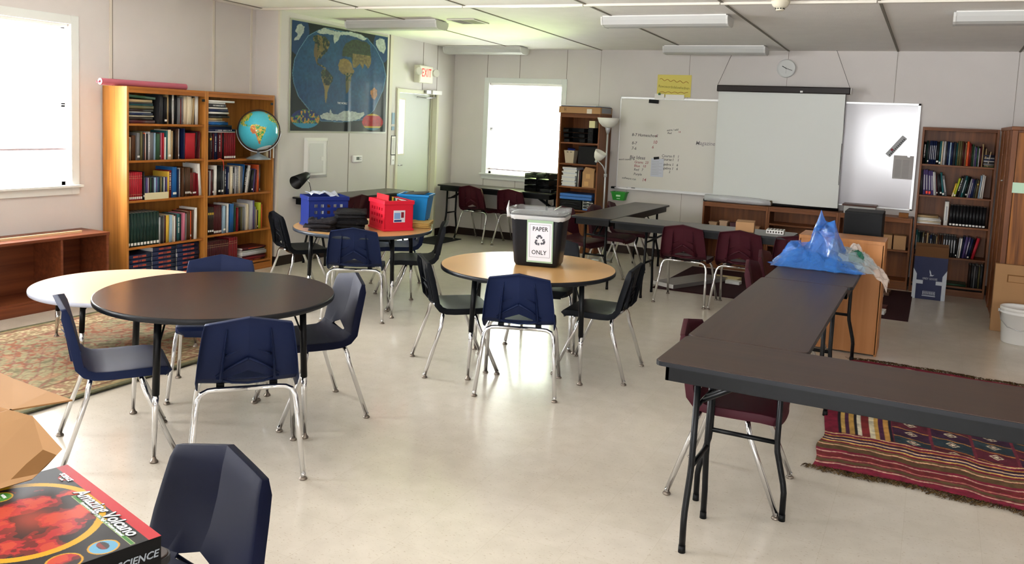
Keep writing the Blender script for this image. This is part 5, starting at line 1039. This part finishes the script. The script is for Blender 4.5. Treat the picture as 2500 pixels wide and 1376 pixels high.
# ---------------------------------------------------------------- low bookcases: things on and in them
t = thing('plastic_roll', 'long roll of clear plastic film on the low bookcase', 'plastic roll', (-2.16, 10.50, .821)); mb = MB().m(mat('film_roll', '#BDBFC2', .12, spec=.8, coat=.5, bump=.6, bscale=30)); mb.tube([(-.41, 0, .045), (-.1, 0, .047), (.25, .005, .043), (.40, 0, .038)], [.042, .045, .043, .03], 14); mb.build('roll', t)
MB().m(M_black).box(-.425, -.385, -.02, .02, .0, .03).build('end_clip', t); MB().m(mat('brown_tape', '#6A5A44', .5)).tube([(.36, 0, .04), (.41, 0, .045)], .028, 12).build('end_twist', t)
t = thing('plastic_tray', 'clear plastic drawer box with brown lid on the low bookcase', 'plastic box', (-.76, 10.60, .821)); MB().m(mat('clear_box', '#C9C9C6', .2, alpha=.7)).box(-.17, .17, -.12, .12, 0, .085).build('body', t, bevel=.006); MB().m(mat('brown_lid', '#5B3526', .4)).box(-.19, .18, -.13, .13, .085, .105).build('lid', t, bevel=.004)
tag(MB().m(mat('cork_block', '#8E5A2C', .7)).box(0, .10, 0, .08, 0, .05).build('wood_block', loc=(-.34, 10.50, .821)), 'small orange-brown block on the low bookcase beside the dark bookcase', 'block')
t = thing('black_cabinet', 'tall black office case standing behind the tan panel', 'black case', (-.53, 8.0, 0)); MB().m(mat('black_matt', '#121315', .6)).box(-.155, .155, -.16, .2, .02, 1.07).build('body', t, bevel=.006); MB().m(M_black).box(-.15, .15, -.17, -.16, .5, 1.05).build('front_panel', t)
for k, x in enumerate((-.545, -.40)): tag(MB().m(M_card).box(0, .13, 0, .2, 0, .16).build('cardboard_box', loc=(x + .03, 10.47, .451), bevel=.002), '%s small tan carton on the shelf of the third low bookcase' % ('panel-side' if k == 0 else 'dark-bookcase-side'), 'carton')
for k, (x, h, c) in enumerate([(-2.45, .10, '#C9A98A'), (-2.32, .125, '#D1B396'), (-2.19, .11, '#6A4650'), (-2.06, .10, '#B98A66'), (-1.93, .09, '#B98A66')]):
    t = thing('small_box', 'small %s lidded box on the low bookcase shelf, %s from the whiteboard-notes end' % ('mauve' if k == 2 else 'pale tan', ordn[k]), 'box', (x, 10.50, .451), 0, 'small lidded boxes on the low bookcase'); mm = mat('smallbox_' + c[1:], c, .6); MB().m(mm).box(-.045, .045, 0, .1, 0, h).build('body', t); MB().m(mm).box(-.052, .052, -.006, .106, h, h + .018).build('lid', t)
# on the crosswise table
t = thing('cardboard_box', 'small tan carton standing on the crosswise folding table', 'carton', (-1.60, 8.20, .761), R(8)); MB().m(M_card).box(-.085, .085, -.07, .16, 0, .095).build('carton', t, bevel=.002); MB().m(mat('kraft_label', '#C49A68', .6)).box(-.085, .085, .04, .05, .095, .0955).build('tape', t)
t = thing('sample_tray', 'white compartment tray beside the small carton on the crosswise table', 'tray', (-1.33, 8.30, .761), R(4)); mb = MB().m(M_white).box(-.08, .08, -.08, .08, 0, .035); mb.m(mat('tray_hole', '#5F5650', .7))
for i in range(5):
    for j in range(4): mb.box(-.068 + i * .03, -.05 + i * .03, -.068 + j * .036, -.044 + j * .036, .035, .0356)
for i in range(6): mb.box(-.07 + i * .025, -.056 + i * .025, -.0806, -.08, .008, .026)
mb.build('tray_body', t)
# letter trays on the window table
for g in range(2):
    for k in range(3):
        t = thing('desk_tray', 'black arc-patterned desk tray beneath the window, %s stack, tray %s from the table' % ('door-side' if g == 0 else 'bookcase-side', ordn[k]), 'file tray', (-5.06 + g * .19, 10.42, .762 + k * .085), 0, 'black desk trays under the window')
        mb = MB().m(M_black); mb.box(0, .175, 0, .28, 0, .003); mb.box(0, .003, 0, .28, 0, .075); mb.box(.172, .175, 0, .28, 0, .075); mb.box(0, .175, .277, .28, 0, .075); mb.build('body', t)
        mb = MB().m(M_black)
        for cx in (.03, .088, .146):
            for r in (.012, .021, .03): mb.tube([(cx + r * math.cos(a_), 0, .022 + r * math.sin(a_)) for a_ in [R(15 * i) for i in range(13)]], .0026, 4)
        mb.tube([(0, 0, .02), (.175, 0, .02)], .003, 4); mb.tube([(0, 0, .072), (.175, 0, .072)], .004, 4); mb.build('arc_front', t)
t = thing('desk_device', 'black boxy device beside the trays on the window table', 'device', (-4.80, 10.36, .762)); MB().m(M_bin).box(0, .17, 0, .16, 0, .05).build('body', t, bevel=.01); MB().m(mat('lcd', '#3A403A', .2)).box(.04, .09, -.001, .001, .025, .04).build('display', t)
t = thing('black_tray', 'shallow black tray at the bookcase end of the window table', 'tray', (-4.66, 10.42, .762), 0); MB().m(M_black).box(0, .10, 0, .25, 0, .02).box(0, .10, .24, .25, .02, .07).build('body', t, bevel=.003)

# ---------------------------------------------------------------- tan panel (back of a shelf unit), oak cabinet, carton, bucket
M_tan = wood('tan_veneer', '#B9804F', '#AA7040', .4, 2, 3, 14)
t = thing('shelf_unit', 'orange-tan wooden unit whose plain back faces us behind the plastic bags', 'shelf unit', (-.95, 7.10, 0)); MB().m(M_tan).box(.01, .635, 0, .012, .012, .885).build('back_panel', t); MB().m(M_tan).box(0, .645, -.004, .36, .885, .912).build('top_panel', t, bevel=.002)
for x in (0, .627): MB().m(M_tan).box(x, x + .018, .0, .36, 0, .885).build('side_panel', t, bevel=.002)
for z in (.05, .33, .61): MB().m(M_tan).box(.018, .627, .012, .35, z, z + .018).build('shelf', t)
M_gr = wood('grained_oak', '#B07030', '#6A3A16', .5, 2, 2.2, 9, coat=.0, strong=2.2)
t = thing('wardrobe_cabinet', 'big oak cabinet with bold grain at the photo\'s right border', 'cabinet', (.595, 8.92, 0)); MB().m(M_dwood).box(0, .03, 0, 1.5, 0, 1.86).build('side_panel', t, bevel=.003); MB().m(M_dwood).box(.03, 1.2, .03, 1.5, .05, 1.84).build('body', t); MB().m(M_dwood).box(-.01, 1.23, -.01, 1.5, 1.84, 1.875).build('top_panel', t, bevel=.004)
MB().m(M_dwood).box(.0, .045, -.003, .03, .03, 1.84).build('stile', t, bevel=.003); MB().m(M_gr).box(.05, .62, -.0, .028, .06, 1.82).build('door', t, bevel=.003); MB().m(M_gr).box(.625, 1.19, -.0, .028, .06, 1.82).build('door', t, bevel=.003)
for y in (.35, .95): MB().m(M_dwood).box(-.012, 0, y, y + .05, .02, 1.84).build('side_moulding', t, bevel=.003)
MB().m(M_steel).tube([(-.012, .36, 1.36), (-.035, .36, 1.36)], .008, 8).build('peg', t)
tag(MB().m(mat('note_green', '#B9D8BE', .6)).box(0, .105, -.003, 0, 0, .095).build('sticky_note', loc=(.635, 8.915, 1.27)), 'pale green sticky note on the grained oak cabinet', 'sticky note')
t = thing('cardboard_box', 'large flat cardboard box leaning on the oak cabinet\'s front', 'carton', (.56, 8.78, 0)); o = MB().m(M_card).box(0, 1.0, 0, .08, 0, .62).build('carton', t, bevel=.004); o.rotation_euler = (R(-3), 0, 0); o2 = MB().m(M_cardd).box(.10, .30, -.002, 0, .46, .53).m(M_card).box(.11, .29, -.003, -.002, .465, .52).build('handle_slot', t); o2.rotation_euler = (R(-3), 0, 0)
t = thing('bucket', 'white plastic bucket with wire handle at the right border', 'bucket', (.755, 8.40, 0)); M_bk = mat('bucket_white', '#E3E2DF', .35); mb = MB().m(M_bk).lathe([(.125, 0), (.13, .005), (.148, .255), (.156, .257), (.156, .268), (.15, .27), (.15, .285), (.157, .287), (.157, .31), (.152, .313), (.146, .30), (.126, .01), (.001, .008)], n=48); mb.build('body', t)
mb = MB().m(M_steel); mb.tube([(-.158, 0, .268), (-.15, -.07, .2), (-.10, -.135, .15), (0, -.165, .13), (.10, -.135, .15), (.15, -.07, .2), (.158, 0, .268)], .003, 6); mb.build('handle', t); mb = MB().m(mat('grip', '#C9C9C9', .5))
for s in (-1, 1): mb.tube([(s*.15, 0, .268), (s*.168, 0, .268)], .014, 10)
mb.build('handle_lug', t)
# navy carton with bird mark
t = thing('cardboard_box', 'navy and white drinks carton with a bird mark on the floor', 'carton', (-.13, 10.02, 0)); M_nv = mat('carton_navy', '#121E50', .45); M_wh = mat('carton_white', '#B9C0C9', .5); W, H = .325, .46
mb = MB().m(M_nv).box(0, W, 0, .24, 0, H); mb.m(M_wh); mb.poly([(-.0005, -.001, 0), (.035, -.001, 0), (.035, -.001, .2), (.035, -.001, .27), (.0, -.001, .33)]); mb.poly([(W, -.001, 0), (W - .04, -.001, 0), (W - .04, -.001, .26), (W, -.001, .33)][::-1])
mb.m(M_wh).box(-.001, .10, -.003, -.001, .165, .205); mb.box(W - .10, W + .001, -.003, -.001, .165, .205); mb.box(.105, .225, -.0025, -.001, .05, .09); mb.m(M_nv).box(.11, .22, -.003, -.0025, .052, .088); mb.m(M_wh)
for k in range(12): mb.box(.112 + k*.009, .116 + k*.009, -.0035, -.003, .058, .084)
mb.box(.10, .23, -.0025, -.001, .035, .043); mb.build('carton', t, bevel=.0); MB().m(M_wh).poly([(.16, -.002, .255), (.19, -.002, .258), (.205, -.002, .275), (.195, -.002, .27), (.182, -.002, .268), (.175, -.002, .275), (.168, -.002, .305), (.155, -.002, .325), (.157, -.002, .30), (.165, -.002, .27)]).build('bird_mark', t)
text('GREY GOOSE', .03, M_wh, t, TX((.165, -.002, .225)), sx=.8)
mb = MB().m(mat('flap_inside', '#6E4A2C', .85)); mb.poly([(0, .0, H), (W, .0, H), (W, .03, H + .11), (0, .03, H + .11)]); mb.poly([(0, .24, H), (W, .24, H), (W, .26, H + .12), (0, .26, H + .12)]); mb.m(M_nv).poly([(0, 0, H), (-.02, .0, H + .1), (-.02, .22, H + .1), (0, .24, H)]); mb.build('open_flap', t)

# ---------------------------------------------------------------- mats, rugs
tag(MB().m(mat('maroon_mat', '#3A1318', .9, bump=.4, bscale=400)).box(-2.62, -.12, 8.66, 10.30, 0.0, .012).build('floor_mat', loc=(0, 0, 0)), 'dark maroon floor mat in front of the low bookcases', 'mat')
tag(MB().m(mat('grey_mat', '#26282A', .9, bump=.4, bscale=400)).prism([(-6.40, 9.62), (-5.96, 9.62), (-5.96, 10.30), (-6.40, 10.30)], 0, .01).build('floor_mat'), 'dark door mat at the exit door', 'mat')
for k, (x, y, rz, L_, W_, h, c, lb) in enumerate([(-2.50, 8.76, 58, .0, .0, 0, '', '')]): pass
t = thing('flat_package', 'long grey plastic-wrapped panel lying on the maroon mat', 'panel'); pts = [(-2.66, 8.80), (-2.40, 8.68), (-2.02, 9.55), (-2.33, 9.62)]; MB().m(mat('wrapped_grey', '#8B8784', .25, spec=.7, bump=.3, bscale=20)).prism(pts, .014, .055).build('panel', t); MB().m(M_white).prism([(-2.662, 8.797), (-2.402, 8.677), (-2.400, 8.683), (-2.66, 8.803)], .016, .056).build('white_edge', t); tag(t, None, None)
for k, (x, y, w_, d_, z, c, lb) in enumerate([(-2.05, 9.62, .30, .2, .012, '#C9B98A', 'cream flat box lying behind the wrapped panel on the maroon mat'), (-1.93, 9.45, .16, .1, .012, '#D8D8D4', 'small white flat box lying near the wrapped panel'), (-.47, 10.0, .26, .22, .012, '#7A5A48', 'brown flat book lying on the mat\'s bookcase side'), (-.50, 9.72, .2, .17, .012, '#D5D5D2', 'white flat folder beyond the tan unit on the maroon mat'), (-.46, 9.10, .27, .12, .012, '#5E2A26', 'dark red flat box on the mat past the tan unit'), (-.47, 8.86, .28, .14, .012, '#DAD9D6', 'white-edged flat box nearest the mat\'s front edge')]):
    o = MB().m(mat('flat_' + c[1:], c, .5)).box(-w_/2, w_/2, -d_/2, d_/2, 0, .035).build('flat_box', loc=(x, y, z), rz=R(-4), bevel=.002); tag(o, lb, 'flat box')
# floral rug
def rug_cols(U, V):
    n = vnoise(U * 2.6, V * 1.7, 7, 31, 4); n2 = vnoise(U * 2.6, V * 1.7, 16, 41, 3); n3 = vnoise(U * 2.6, V * 1.7, 60, 51, 2)[..., None]
    c = np.ones(U.shape + (3,)) * hx('#8F8566'); fld = np.where((np.abs(n - .5) < .03)[..., None], hx('#8C5A42'), np.where((n2 > .62)[..., None], hx('#9C7A5E'), np.where((n2 < .36)[..., None], hx('#746C50'), c)))
    e = np.minimum(np.minimum(U * 2.9, (1 - U) * 2.9), np.minimum(V * 1.7, (1 - V) * 1.7))
    swirl = np.sin(22 * U * 2.6 + 9 * np.sin(V * 9) + 5 * n) * np.sin(24 * V * 1.7 + 8 * np.sin(U * 12)); fld = np.where((np.abs(swirl) < .12)[..., None] & (n3 > .4), hx('#80594A'), fld)
    b = (e > .09) & (e < .30); bc = np.where((np.sin(U * 90 + 6 * n2) * np.sin(V * 60 + 6 * n) > .1)[..., None], hx('#96705A'), hx('#8C7558')); bc = np.where((n3 > .58), hx('#A79A78'), bc); fld[b] = bc[b]
    for lo, hi, cc in ((0, .035, '#5C5B44'), (.035, .06, '#8A7A58'), (.085, .1, '#6B4A38'), (.30, .315, '#6B4A38')): w = (e >= lo) & (e < hi); fld[w] = hx(cc)
    return fld * (.86 + .28 * n3)
t = grid('floral_rug', 420, 260, lambda U, V: (-6.05 + V * 1.70, 1.95 + U * 2.86, .010 + .001 * np.sin(U * 30)), lambda U, V: rug_cols(U, V), painted('rug_wool', .95, bump=.5, bscale=500), None, thick=.009)
tag(t, 'faded green and rose floral rug under the pale low table', 'rug')
for q in t.data.polygons: pass
# kilim with fringe
def kilim(U, V):
    # U: along x (0 at its free edge .. 1), V: along y (0 front)
    n = vnoise(U * 1.4, V * 2.4, 30, 61, 3); n3 = n[..., None]; x = U * 1.3; y = V * 2.3 + .012 * (vnoise(U * 2, V, 3, 71) - .5)
    c = np.ones(U.shape + (3,)) * hx('#7C2136'); st = [(.07, '#C9A08C', .007), (.11, '#5E4A30', .02), (.15, '#C0806C', .006), (.19, '#6E2A28', .02), (.23, '#C9A08C', .007), (.30, '#5E4A30', .03), (.345, '#D8B58A', .008), (.37, '#6E5A3A', .015), (.42, '#D9B768', .009), (.445, '#3A2A4A', .010), (.465, '#E0C79A', .008), (.49, '#2A2438', .010), (.515, '#C99A4A', .007), (.54, '#7A2440', .01), (.56, '#D9C08A', .006)]
    wav = .01 * np.sin(x * 16) + .006 * np.sin(x * 41)
    for yc, cc, hw in st:
        for yy in (yc, 2.3 - yc): w = np.abs(y + wav - yy) < hw; c[w] = hx(cc)
    f = (y > .575) & (y < 1.725)
    xb = [(.0, .075, '#7A1E34'), (.075, .09, '#1D1A22'), (.09, .115, '#C9A45C'), (.115, .14, '#4A2440'), (.14, .165, '#C49A50'), (.165, .18, '#1D1A22'), (.18, .205, '#D8D0B8'), (.205, .25, '#7A2A2C'), (.25, .275, '#DAD2B4'), (.275, .30, '#C49A50'), (.30, .33, '#4A2440'), (.33, .355, '#B98A48'), (.355, .37, '#1D1A28')]
    for a0, b0, cc in xb: w = f & (x >= a0) & (x < b0); c[w] = hx(cc)
    g = f & (x >= .37); gx = (x - .37); gy = (y - .575); cellx = (gx / .21) % 1 - .5; celly = ((gy + gx * .25) / .145) % 1 - .5; ri = np.floor(gx / .21) + np.floor((gy + gx * .25) / .145) * 2; d = np.abs(cellx) * 1.5 + np.abs(celly)
    bgc = np.where((ri % 3 == 0)[..., None], hx('#2C3A42'), np.where((ri % 3 == 1)[..., None], hx('#57202E'), hx('#3A2138'))); q = np.where((d < .1)[..., None], hx('#D2C9AE'), np.where((d < .16)[..., None], hx('#5A2030'), np.where((np.abs(d - .22) < .035)[..., None], hx('#C7BCA0'), bgc)))
    q = np.where((np.abs(celly - .42 + .12 * np.abs((gx * 12) % 1 - .5)) < .045)[..., None], hx('#A9713A'), q); q = np.where((np.abs(cellx) > .46)[..., None], hx('#6E2A38'), q); c[g] = q[g]
    return c * (.78 + .44 * n3)
kx0, ky0, KW, KH = -.47, 4.53, 1.9, 2.35
t = thing('kilim_rug', 'red striped kilim with brown fringe under the nearest table', 'rug', (kx0, ky0, 0))
grid('woven_field', 340, 420, lambda U, V: (U * KW + .035 * np.sin(V * 9 + .5) * (1 - U) - .035 * np.exp(-((V - .13) / .06) ** 2) * (U < 1) - .0, V * KH + .02 * np.sin(U * 8), .006 + .010 * np.maximum(0, np.sin(U * 6 + V * 14)) * np.exp(-((V - .25) / .25) ** 2) + .004 * np.sin(U * 70 * .3) ** 2), lambda U, V: kilim(U * KW / 1.3, V), painted('kilim_wool', .95, bump=.6, bscale=300), t, thick=.004)
M_fr = mat('fringe_brown', '#6E5228', .95, var=.3, vscale=40); M_fr2 = mat('fringe_dark', '#4A3218', .95)
for s, y0_ in ((-1, 0), (1, KH)):
    mb = MB()
    for k in range(900):
        x = random.uniform(-.02, KW); yb = y0_ + .02 * math.sin(x / KW * 8); L_ = random.uniform(.03, .075) * (.6 + .5 * abs(math.sin(x * 7))); a_ = random.uniform(-.9, .9); mb.m(M_fr if random.random() < .6 else M_fr2)
        mb.tube([(x, yb - s * .005, .006), (x + L_ * .3 * math.sin(a_), yb + s * L_ * .5, random.uniform(.008, .02)), (x + L_ * math.sin(a_ + random.uniform(-.6, .6)), yb + s * L_, random.uniform(.002, .01))], .0014, 3, cap=False)
    mb.build('fringe', t)

# ---------------------------------------------------------------- plastic bags
M_bag = mat('blue_poly', '#1976D2', .10, alpha=.46, spec=1.4, coat=1., bump=1.0, bscale=28); M_bagw = mat('clear_poly', '#AFC4CC', .12, alpha=.45, spec=1.2, coat=1., bump=1.0, bscale=28); M_bagk = mat('white_poly', '#D8C9BE', .2, alpha=.8, spec=.7, coat=.3)
def crumple(mt, parent, hfun, x0, x1, y0, y1, nx, ny, seed, jit=.02, name='film'):
    r_ = np.random.default_rng(seed); P = []; 
    for j in range(ny):
        for i in range(nx):
            u, v = i / (nx - 1), j / (ny - 1); e = min(u, 1 - u, v, 1 - v); k = min(1, e * 6)
            P.append((x0 + u * (x1 - x0) + r_.uniform(-jit, jit) * .7, y0 + v * (y1 - y0) + r_.uniform(-jit, jit) * .7, max(.002, hfun(u, v) * (1 + r_.uniform(-.28, .28)) * (.1 + .9 * k) + r_.uniform(0, jit) * k)))
    F = []
    for j in range(ny - 1):
        for i in range(nx - 1):
            a_ = j * nx + i; q = [a_, a_ + 1, a_ + nx + 1, a_ + nx]
            F += [(q[0], q[1], q[2]), (q[0], q[2], q[3])] if (i + j) % 2 else [(q[0], q[1], q[3]), (q[1], q[2], q[3])]
    me = bpy.data.meshes.new(name); me.from_pydata(P, [], F); me.materials.append(mt); o = bpy.data.objects.new(name, me); COL.objects.link(o); o.parent = parent; s = o.modifiers.new('sub', 'SUBSURF'); s.levels = 1; s.render_levels = 1; s.subdivision_type = 'SIMPLE' ; d = o.modifiers.new('disp', 'DISPLACE'); tx = bpy.data.textures.new(name + 'crease', 'VORONOI'); tx.noise_scale = .05; tx.distance_metric = 'DISTANCE'; d.texture = tx; d.strength = .012; d.mid_level = .3; d.texture_coords = 'LOCAL'; return o
t = thing('plastic_bag', 'crumpled translucent blue plastic bag piled on the table end', 'plastic bag', (-.70, 6.30, .80))
pk = lambda u, v, cx, cy, w, h: h * max(0, 1 - math.hypot((u - cx), (v - cy) * .8) / w)
crumple(M_bag, t, lambda u, v: max(pk(u, v, .54, .45, .27, .40), pk(u, v, .36, .55, .22, .17), pk(u, v, .22, .35, .3, .15), pk(u, v, .5, .5, .6, .12), .03), -.30, .32, -.30, .35, 17, 16, 4, .03, 'blue_film')
crumple(M_bag, t, lambda u, v: max(pk(u, v, .5, .5, .3, .20), pk(u, v, .3, .4, .3, .13), pk(u, v, .4, .4, .55, .10), .02), -.28, .26, -.27, .25, 14, 13, 9, .03, 'inner_fold')
crumple(M_bag, t, lambda u, v: max(pk(u, v, .5, .4, .6, .09), .02), -.27, .30, -.31, .2, 16, 10, 19, .025, 'lower_fold')
crumple(M_bagw, t, lambda u, v: max(pk(u, v, .12, .5, .5, .24), pk(u, v, .5, .5, .6, .12), .03), .02, .38, -.20, .28, 9, 10, 12, .03, 'clear_film')
t = thing('plastic_bag', 'whitish plastic bag drooping past the table edge beside the blue bag', 'plastic bag', (-.42, 6.50, .80))
P = lambda U, V: (-.12 + U * .30, -.15 + V * .34 + .03 * np.sin(U * 9), np.where(U < .42, .045 + .10 * np.sin(np.minimum(U, .42) * 7.4) * np.sin(V * 3.14), .045 - (U - .42) * .32 + .05 * np.sin(V * 3.14)) + .012 * np.sin(U * 23 + V * 11) + .010 * np.sin(V * 31 - U * 7))
grid('bag_film', 22, 22, P, lambda U, V: np.ones(U.shape + (3,)) * hx('#DCD0C8'), M_bagk, t, smooth=False)
tag(crumple(mat('green_poly', '#0F6B50', .3, coat=.4), None, lambda u, v: .06, -.04, .05, -.05, .06, 6, 6, 3, .02, 'cellophane_scrap'), 'dark green scrap between the blue and white plastic bags', 'plastic scrap').location = (-.46, 6.33, .84)

# ---------------------------------------------------------------- nearest table, carton, game box
folding_table('table mostly hidden beneath the volcano game box', -2.75, -1.43, .45, 1.265, .758, 'x', inset=.2)
t = thing('cardboard_box', 'open brown cardboard box with splayed flaps beside the volcano game', 'carton', (0, 0, .759)); mb = MB().m(M_card); x0, x1, yy0, yy1, h = -2.48, -1.99, .82, 1.262, .21
for b in ((x0, x1, yy0, yy0 + .005), (x0, x1, yy1 - .005, yy1), (x0, x0 + .005, yy0, yy1), (x1 - .005, x1, yy0, yy1)): mb.box(*b, 0, h)
mb.box(x0, x1, yy0, yy1, 0, .004); mb.build('carton', t)
def flap(pts, nm='flap'):
    mb = MB().m(M_card); n_ = (Vector(pts[1]) - Vector(pts[0])).cross(Vector(pts[2]) - Vector(pts[0])).normalized() * .004; A = [mb.v(p) for p in pts]; B = [mb.v(Vector(p) - n_) for p in pts]; mb.f(A); mb.m(M_cardd).f(B[::-1])
    for q in range(len(pts)): mb.f((A[q], B[q], B[(q+1) % len(pts)], A[(q+1) % len(pts)]))
    return mb.build(nm, t)
flap([(x0, yy1, h), (x1, yy1, h), (-1.935, 1.385, h - .0), (-2.03, 1.385, h + .004), (-2.2, 1.40, h + .004), (-2.45, 1.43, h + .01)])
flap([(x1, yy1 - .005, h), (x1, yy0, h), (-1.90, .86, .115), (-1.84, 1.02, .10), (-1.82, 1.20, .095), (-1.845, 1.255, .103), (-1.855, 1.30, .125), (-1.945, 1.285, .195)])
flap([(x0, yy0, h), (x0, yy1, h), (-2.62, 1.24, h + .08), (-2.62, .86, h + .08)]); flap([(x1, yy0, h), (x0, yy0, h), (-2.4, .68, h + .05), (-2.05, .68, h + .05)])
# volcano game box: local x along the title edge, y away from the camera
t = thing('game_box', 'black and red science kit box with a volcano picture', 'game box', (-1.856, 1.314, .76), math.atan2(-.25613, .96664)); BL, BW, BH = .491, .40, .08
MB().m(mat('box_black', '#101010', .5, spec=.25)).box(0, BL, -BW, 0, 0, BH - .0006).build('carton', t, bevel=.001)
def vol(U, V):
    x = U * BL; y = -(1 - V) * BW; n = vnoise(U * 3, V * 2.4, 3, 81, 4); n2 = vnoise(U * 3, V * 2.4, 9, 91, 3); c = np.ones(U.shape + (3,)) * hx('#16110F')
    rx, ry = (x - .222) / .188, (y + .182) / .158; d = np.hypot(rx, ry)
    lava = np.where(((n + .6 * n2) > .93)[..., None], hx('#E0482A'), np.where(((n + .35 * n2) > .70)[..., None], hx('#C81E26'), np.where((n > .44)[..., None], hx('#7A1612'), hx('#241210'))))
    glow = np.exp(-(((x - .24) / .07) ** 2 + ((y + .16) / .05) ** 2))[..., None]; lava = lava * (1 - glow * .7) + hx('#F0553A') * glow * .7
    w = d < 1; c[w] = lava[w]; w = (d >= .93) & (d < 1.03); c[w] = hx('#F2B705')
    w = y > -.030; red = w & (y > -.026) & (y < -.001); c[y > -.004] = hx('#D91F2D'); c[(y > -.026)] = hx('#D91F2D')
    for cx, cy, r, kind in ((.457, -.103, .030, 'b'), (.462, -.180, .034, 'r'), (.085, -.175, .026, 'g')):
        q = np.hypot(x - cx, y - cy); c[q < r + .004] = hx('#1A1210'); c[q < r] = hx('#E8A90C'); w = q < r * .88
        if kind == 'b': k = np.where((np.hypot((x - cx + .006) / .018, (y - cy - .001) / .011) < 1)[..., None], np.where((y - cy < .002)[..., None] & (n2[..., None] > .4), hx('#8C2A2A'), hx('#3A3230')), hx('#6FB9E0'))
        elif kind == 'r': k = lava
        else: k = np.ones(c.shape) * hx('#4E9A35')
        c[w] = k[w]
    # green ribbon under the title
    w = (np.abs(y + .0565) < .0052) & (x > .184) & (x < .492 - .006); c[w] = hx('#CFE0A0'); w = (np.abs(y + .0565) < .0042) & (x > .186) & (x < .484); c[w] = hx('#3E8A35')
    w = (np.hypot((x - .345) / .012, (y + .062) / .014) < 1) & (y > -.075) & (np.abs(y + .0565) > .0052); c[w] = hx('#F2B705')
    q = np.hypot((x - .073) / .017, (y + .034) / .013); c[(q < 1)] = hx('#C92A2A'); c[(q < .72)] = hx('#2A1214'); return c * .82
grid('printed_top', 420, 330, lambda U, V: (U * BL, -(1 - V) * BW, BH + .0 * U), vol, painted('box_print', .5), t, smooth=False)
Mw = mat('title_white', '#E9ECEE', .35); Md = mat('title_outline', '#20242A', .4)
FZ = lambda x, y, dz=.0006: Matrix.Translation((x, y, BH + dz))
text('Amazing Volcano', .041, Mw, t, FZ(.310, -.0385, .0010), 'title', .0003, .0005, .98, .22)
text('Amazing Volcano', .041, mat('title_dark', '#1C1E20', .4), t, FZ(.3108, -.0394, .0006), 'title_shadow', .0002, .0020, .98, .22)
text('Experience and Learn the Magic of Volcano Eruptions!', .0095, Mw, t, FZ(.335, -.0565), 'subtitle', .0002, .0002, 1.0, .2)
text('SCIENCE', .0155, Mw, t, FZ(.073, -.031, .0008), 'logo', .0003, .0006, .9, .2); text('in Me', .008, Mw, t, FZ(.078, -.043, .0008), 'logo', .0003, .0002, .9, .2)
text('WITH', .009, Mw, t, FZ(.085, -.168), 'badge', .0002, .0003); text('LAVA', .009, Mw, t, FZ(.085, -.180), 'badge', .0002, .0003)
text('MADE IN P.R.C.', .009, mat('title_grey', '#8A9096', .4), t, FZ(.36, -.35), 'small_print', .0002)
text('SCIENCE', .022, mat('title_grey', '#8A9096', .4), t, Matrix.Translation((BL + .0012, -.05, .045)) @ Euler((R(90), 0, R(90))).to_matrix().to_4x4(), 'side_logo', .0002, .0004, 1, .2)
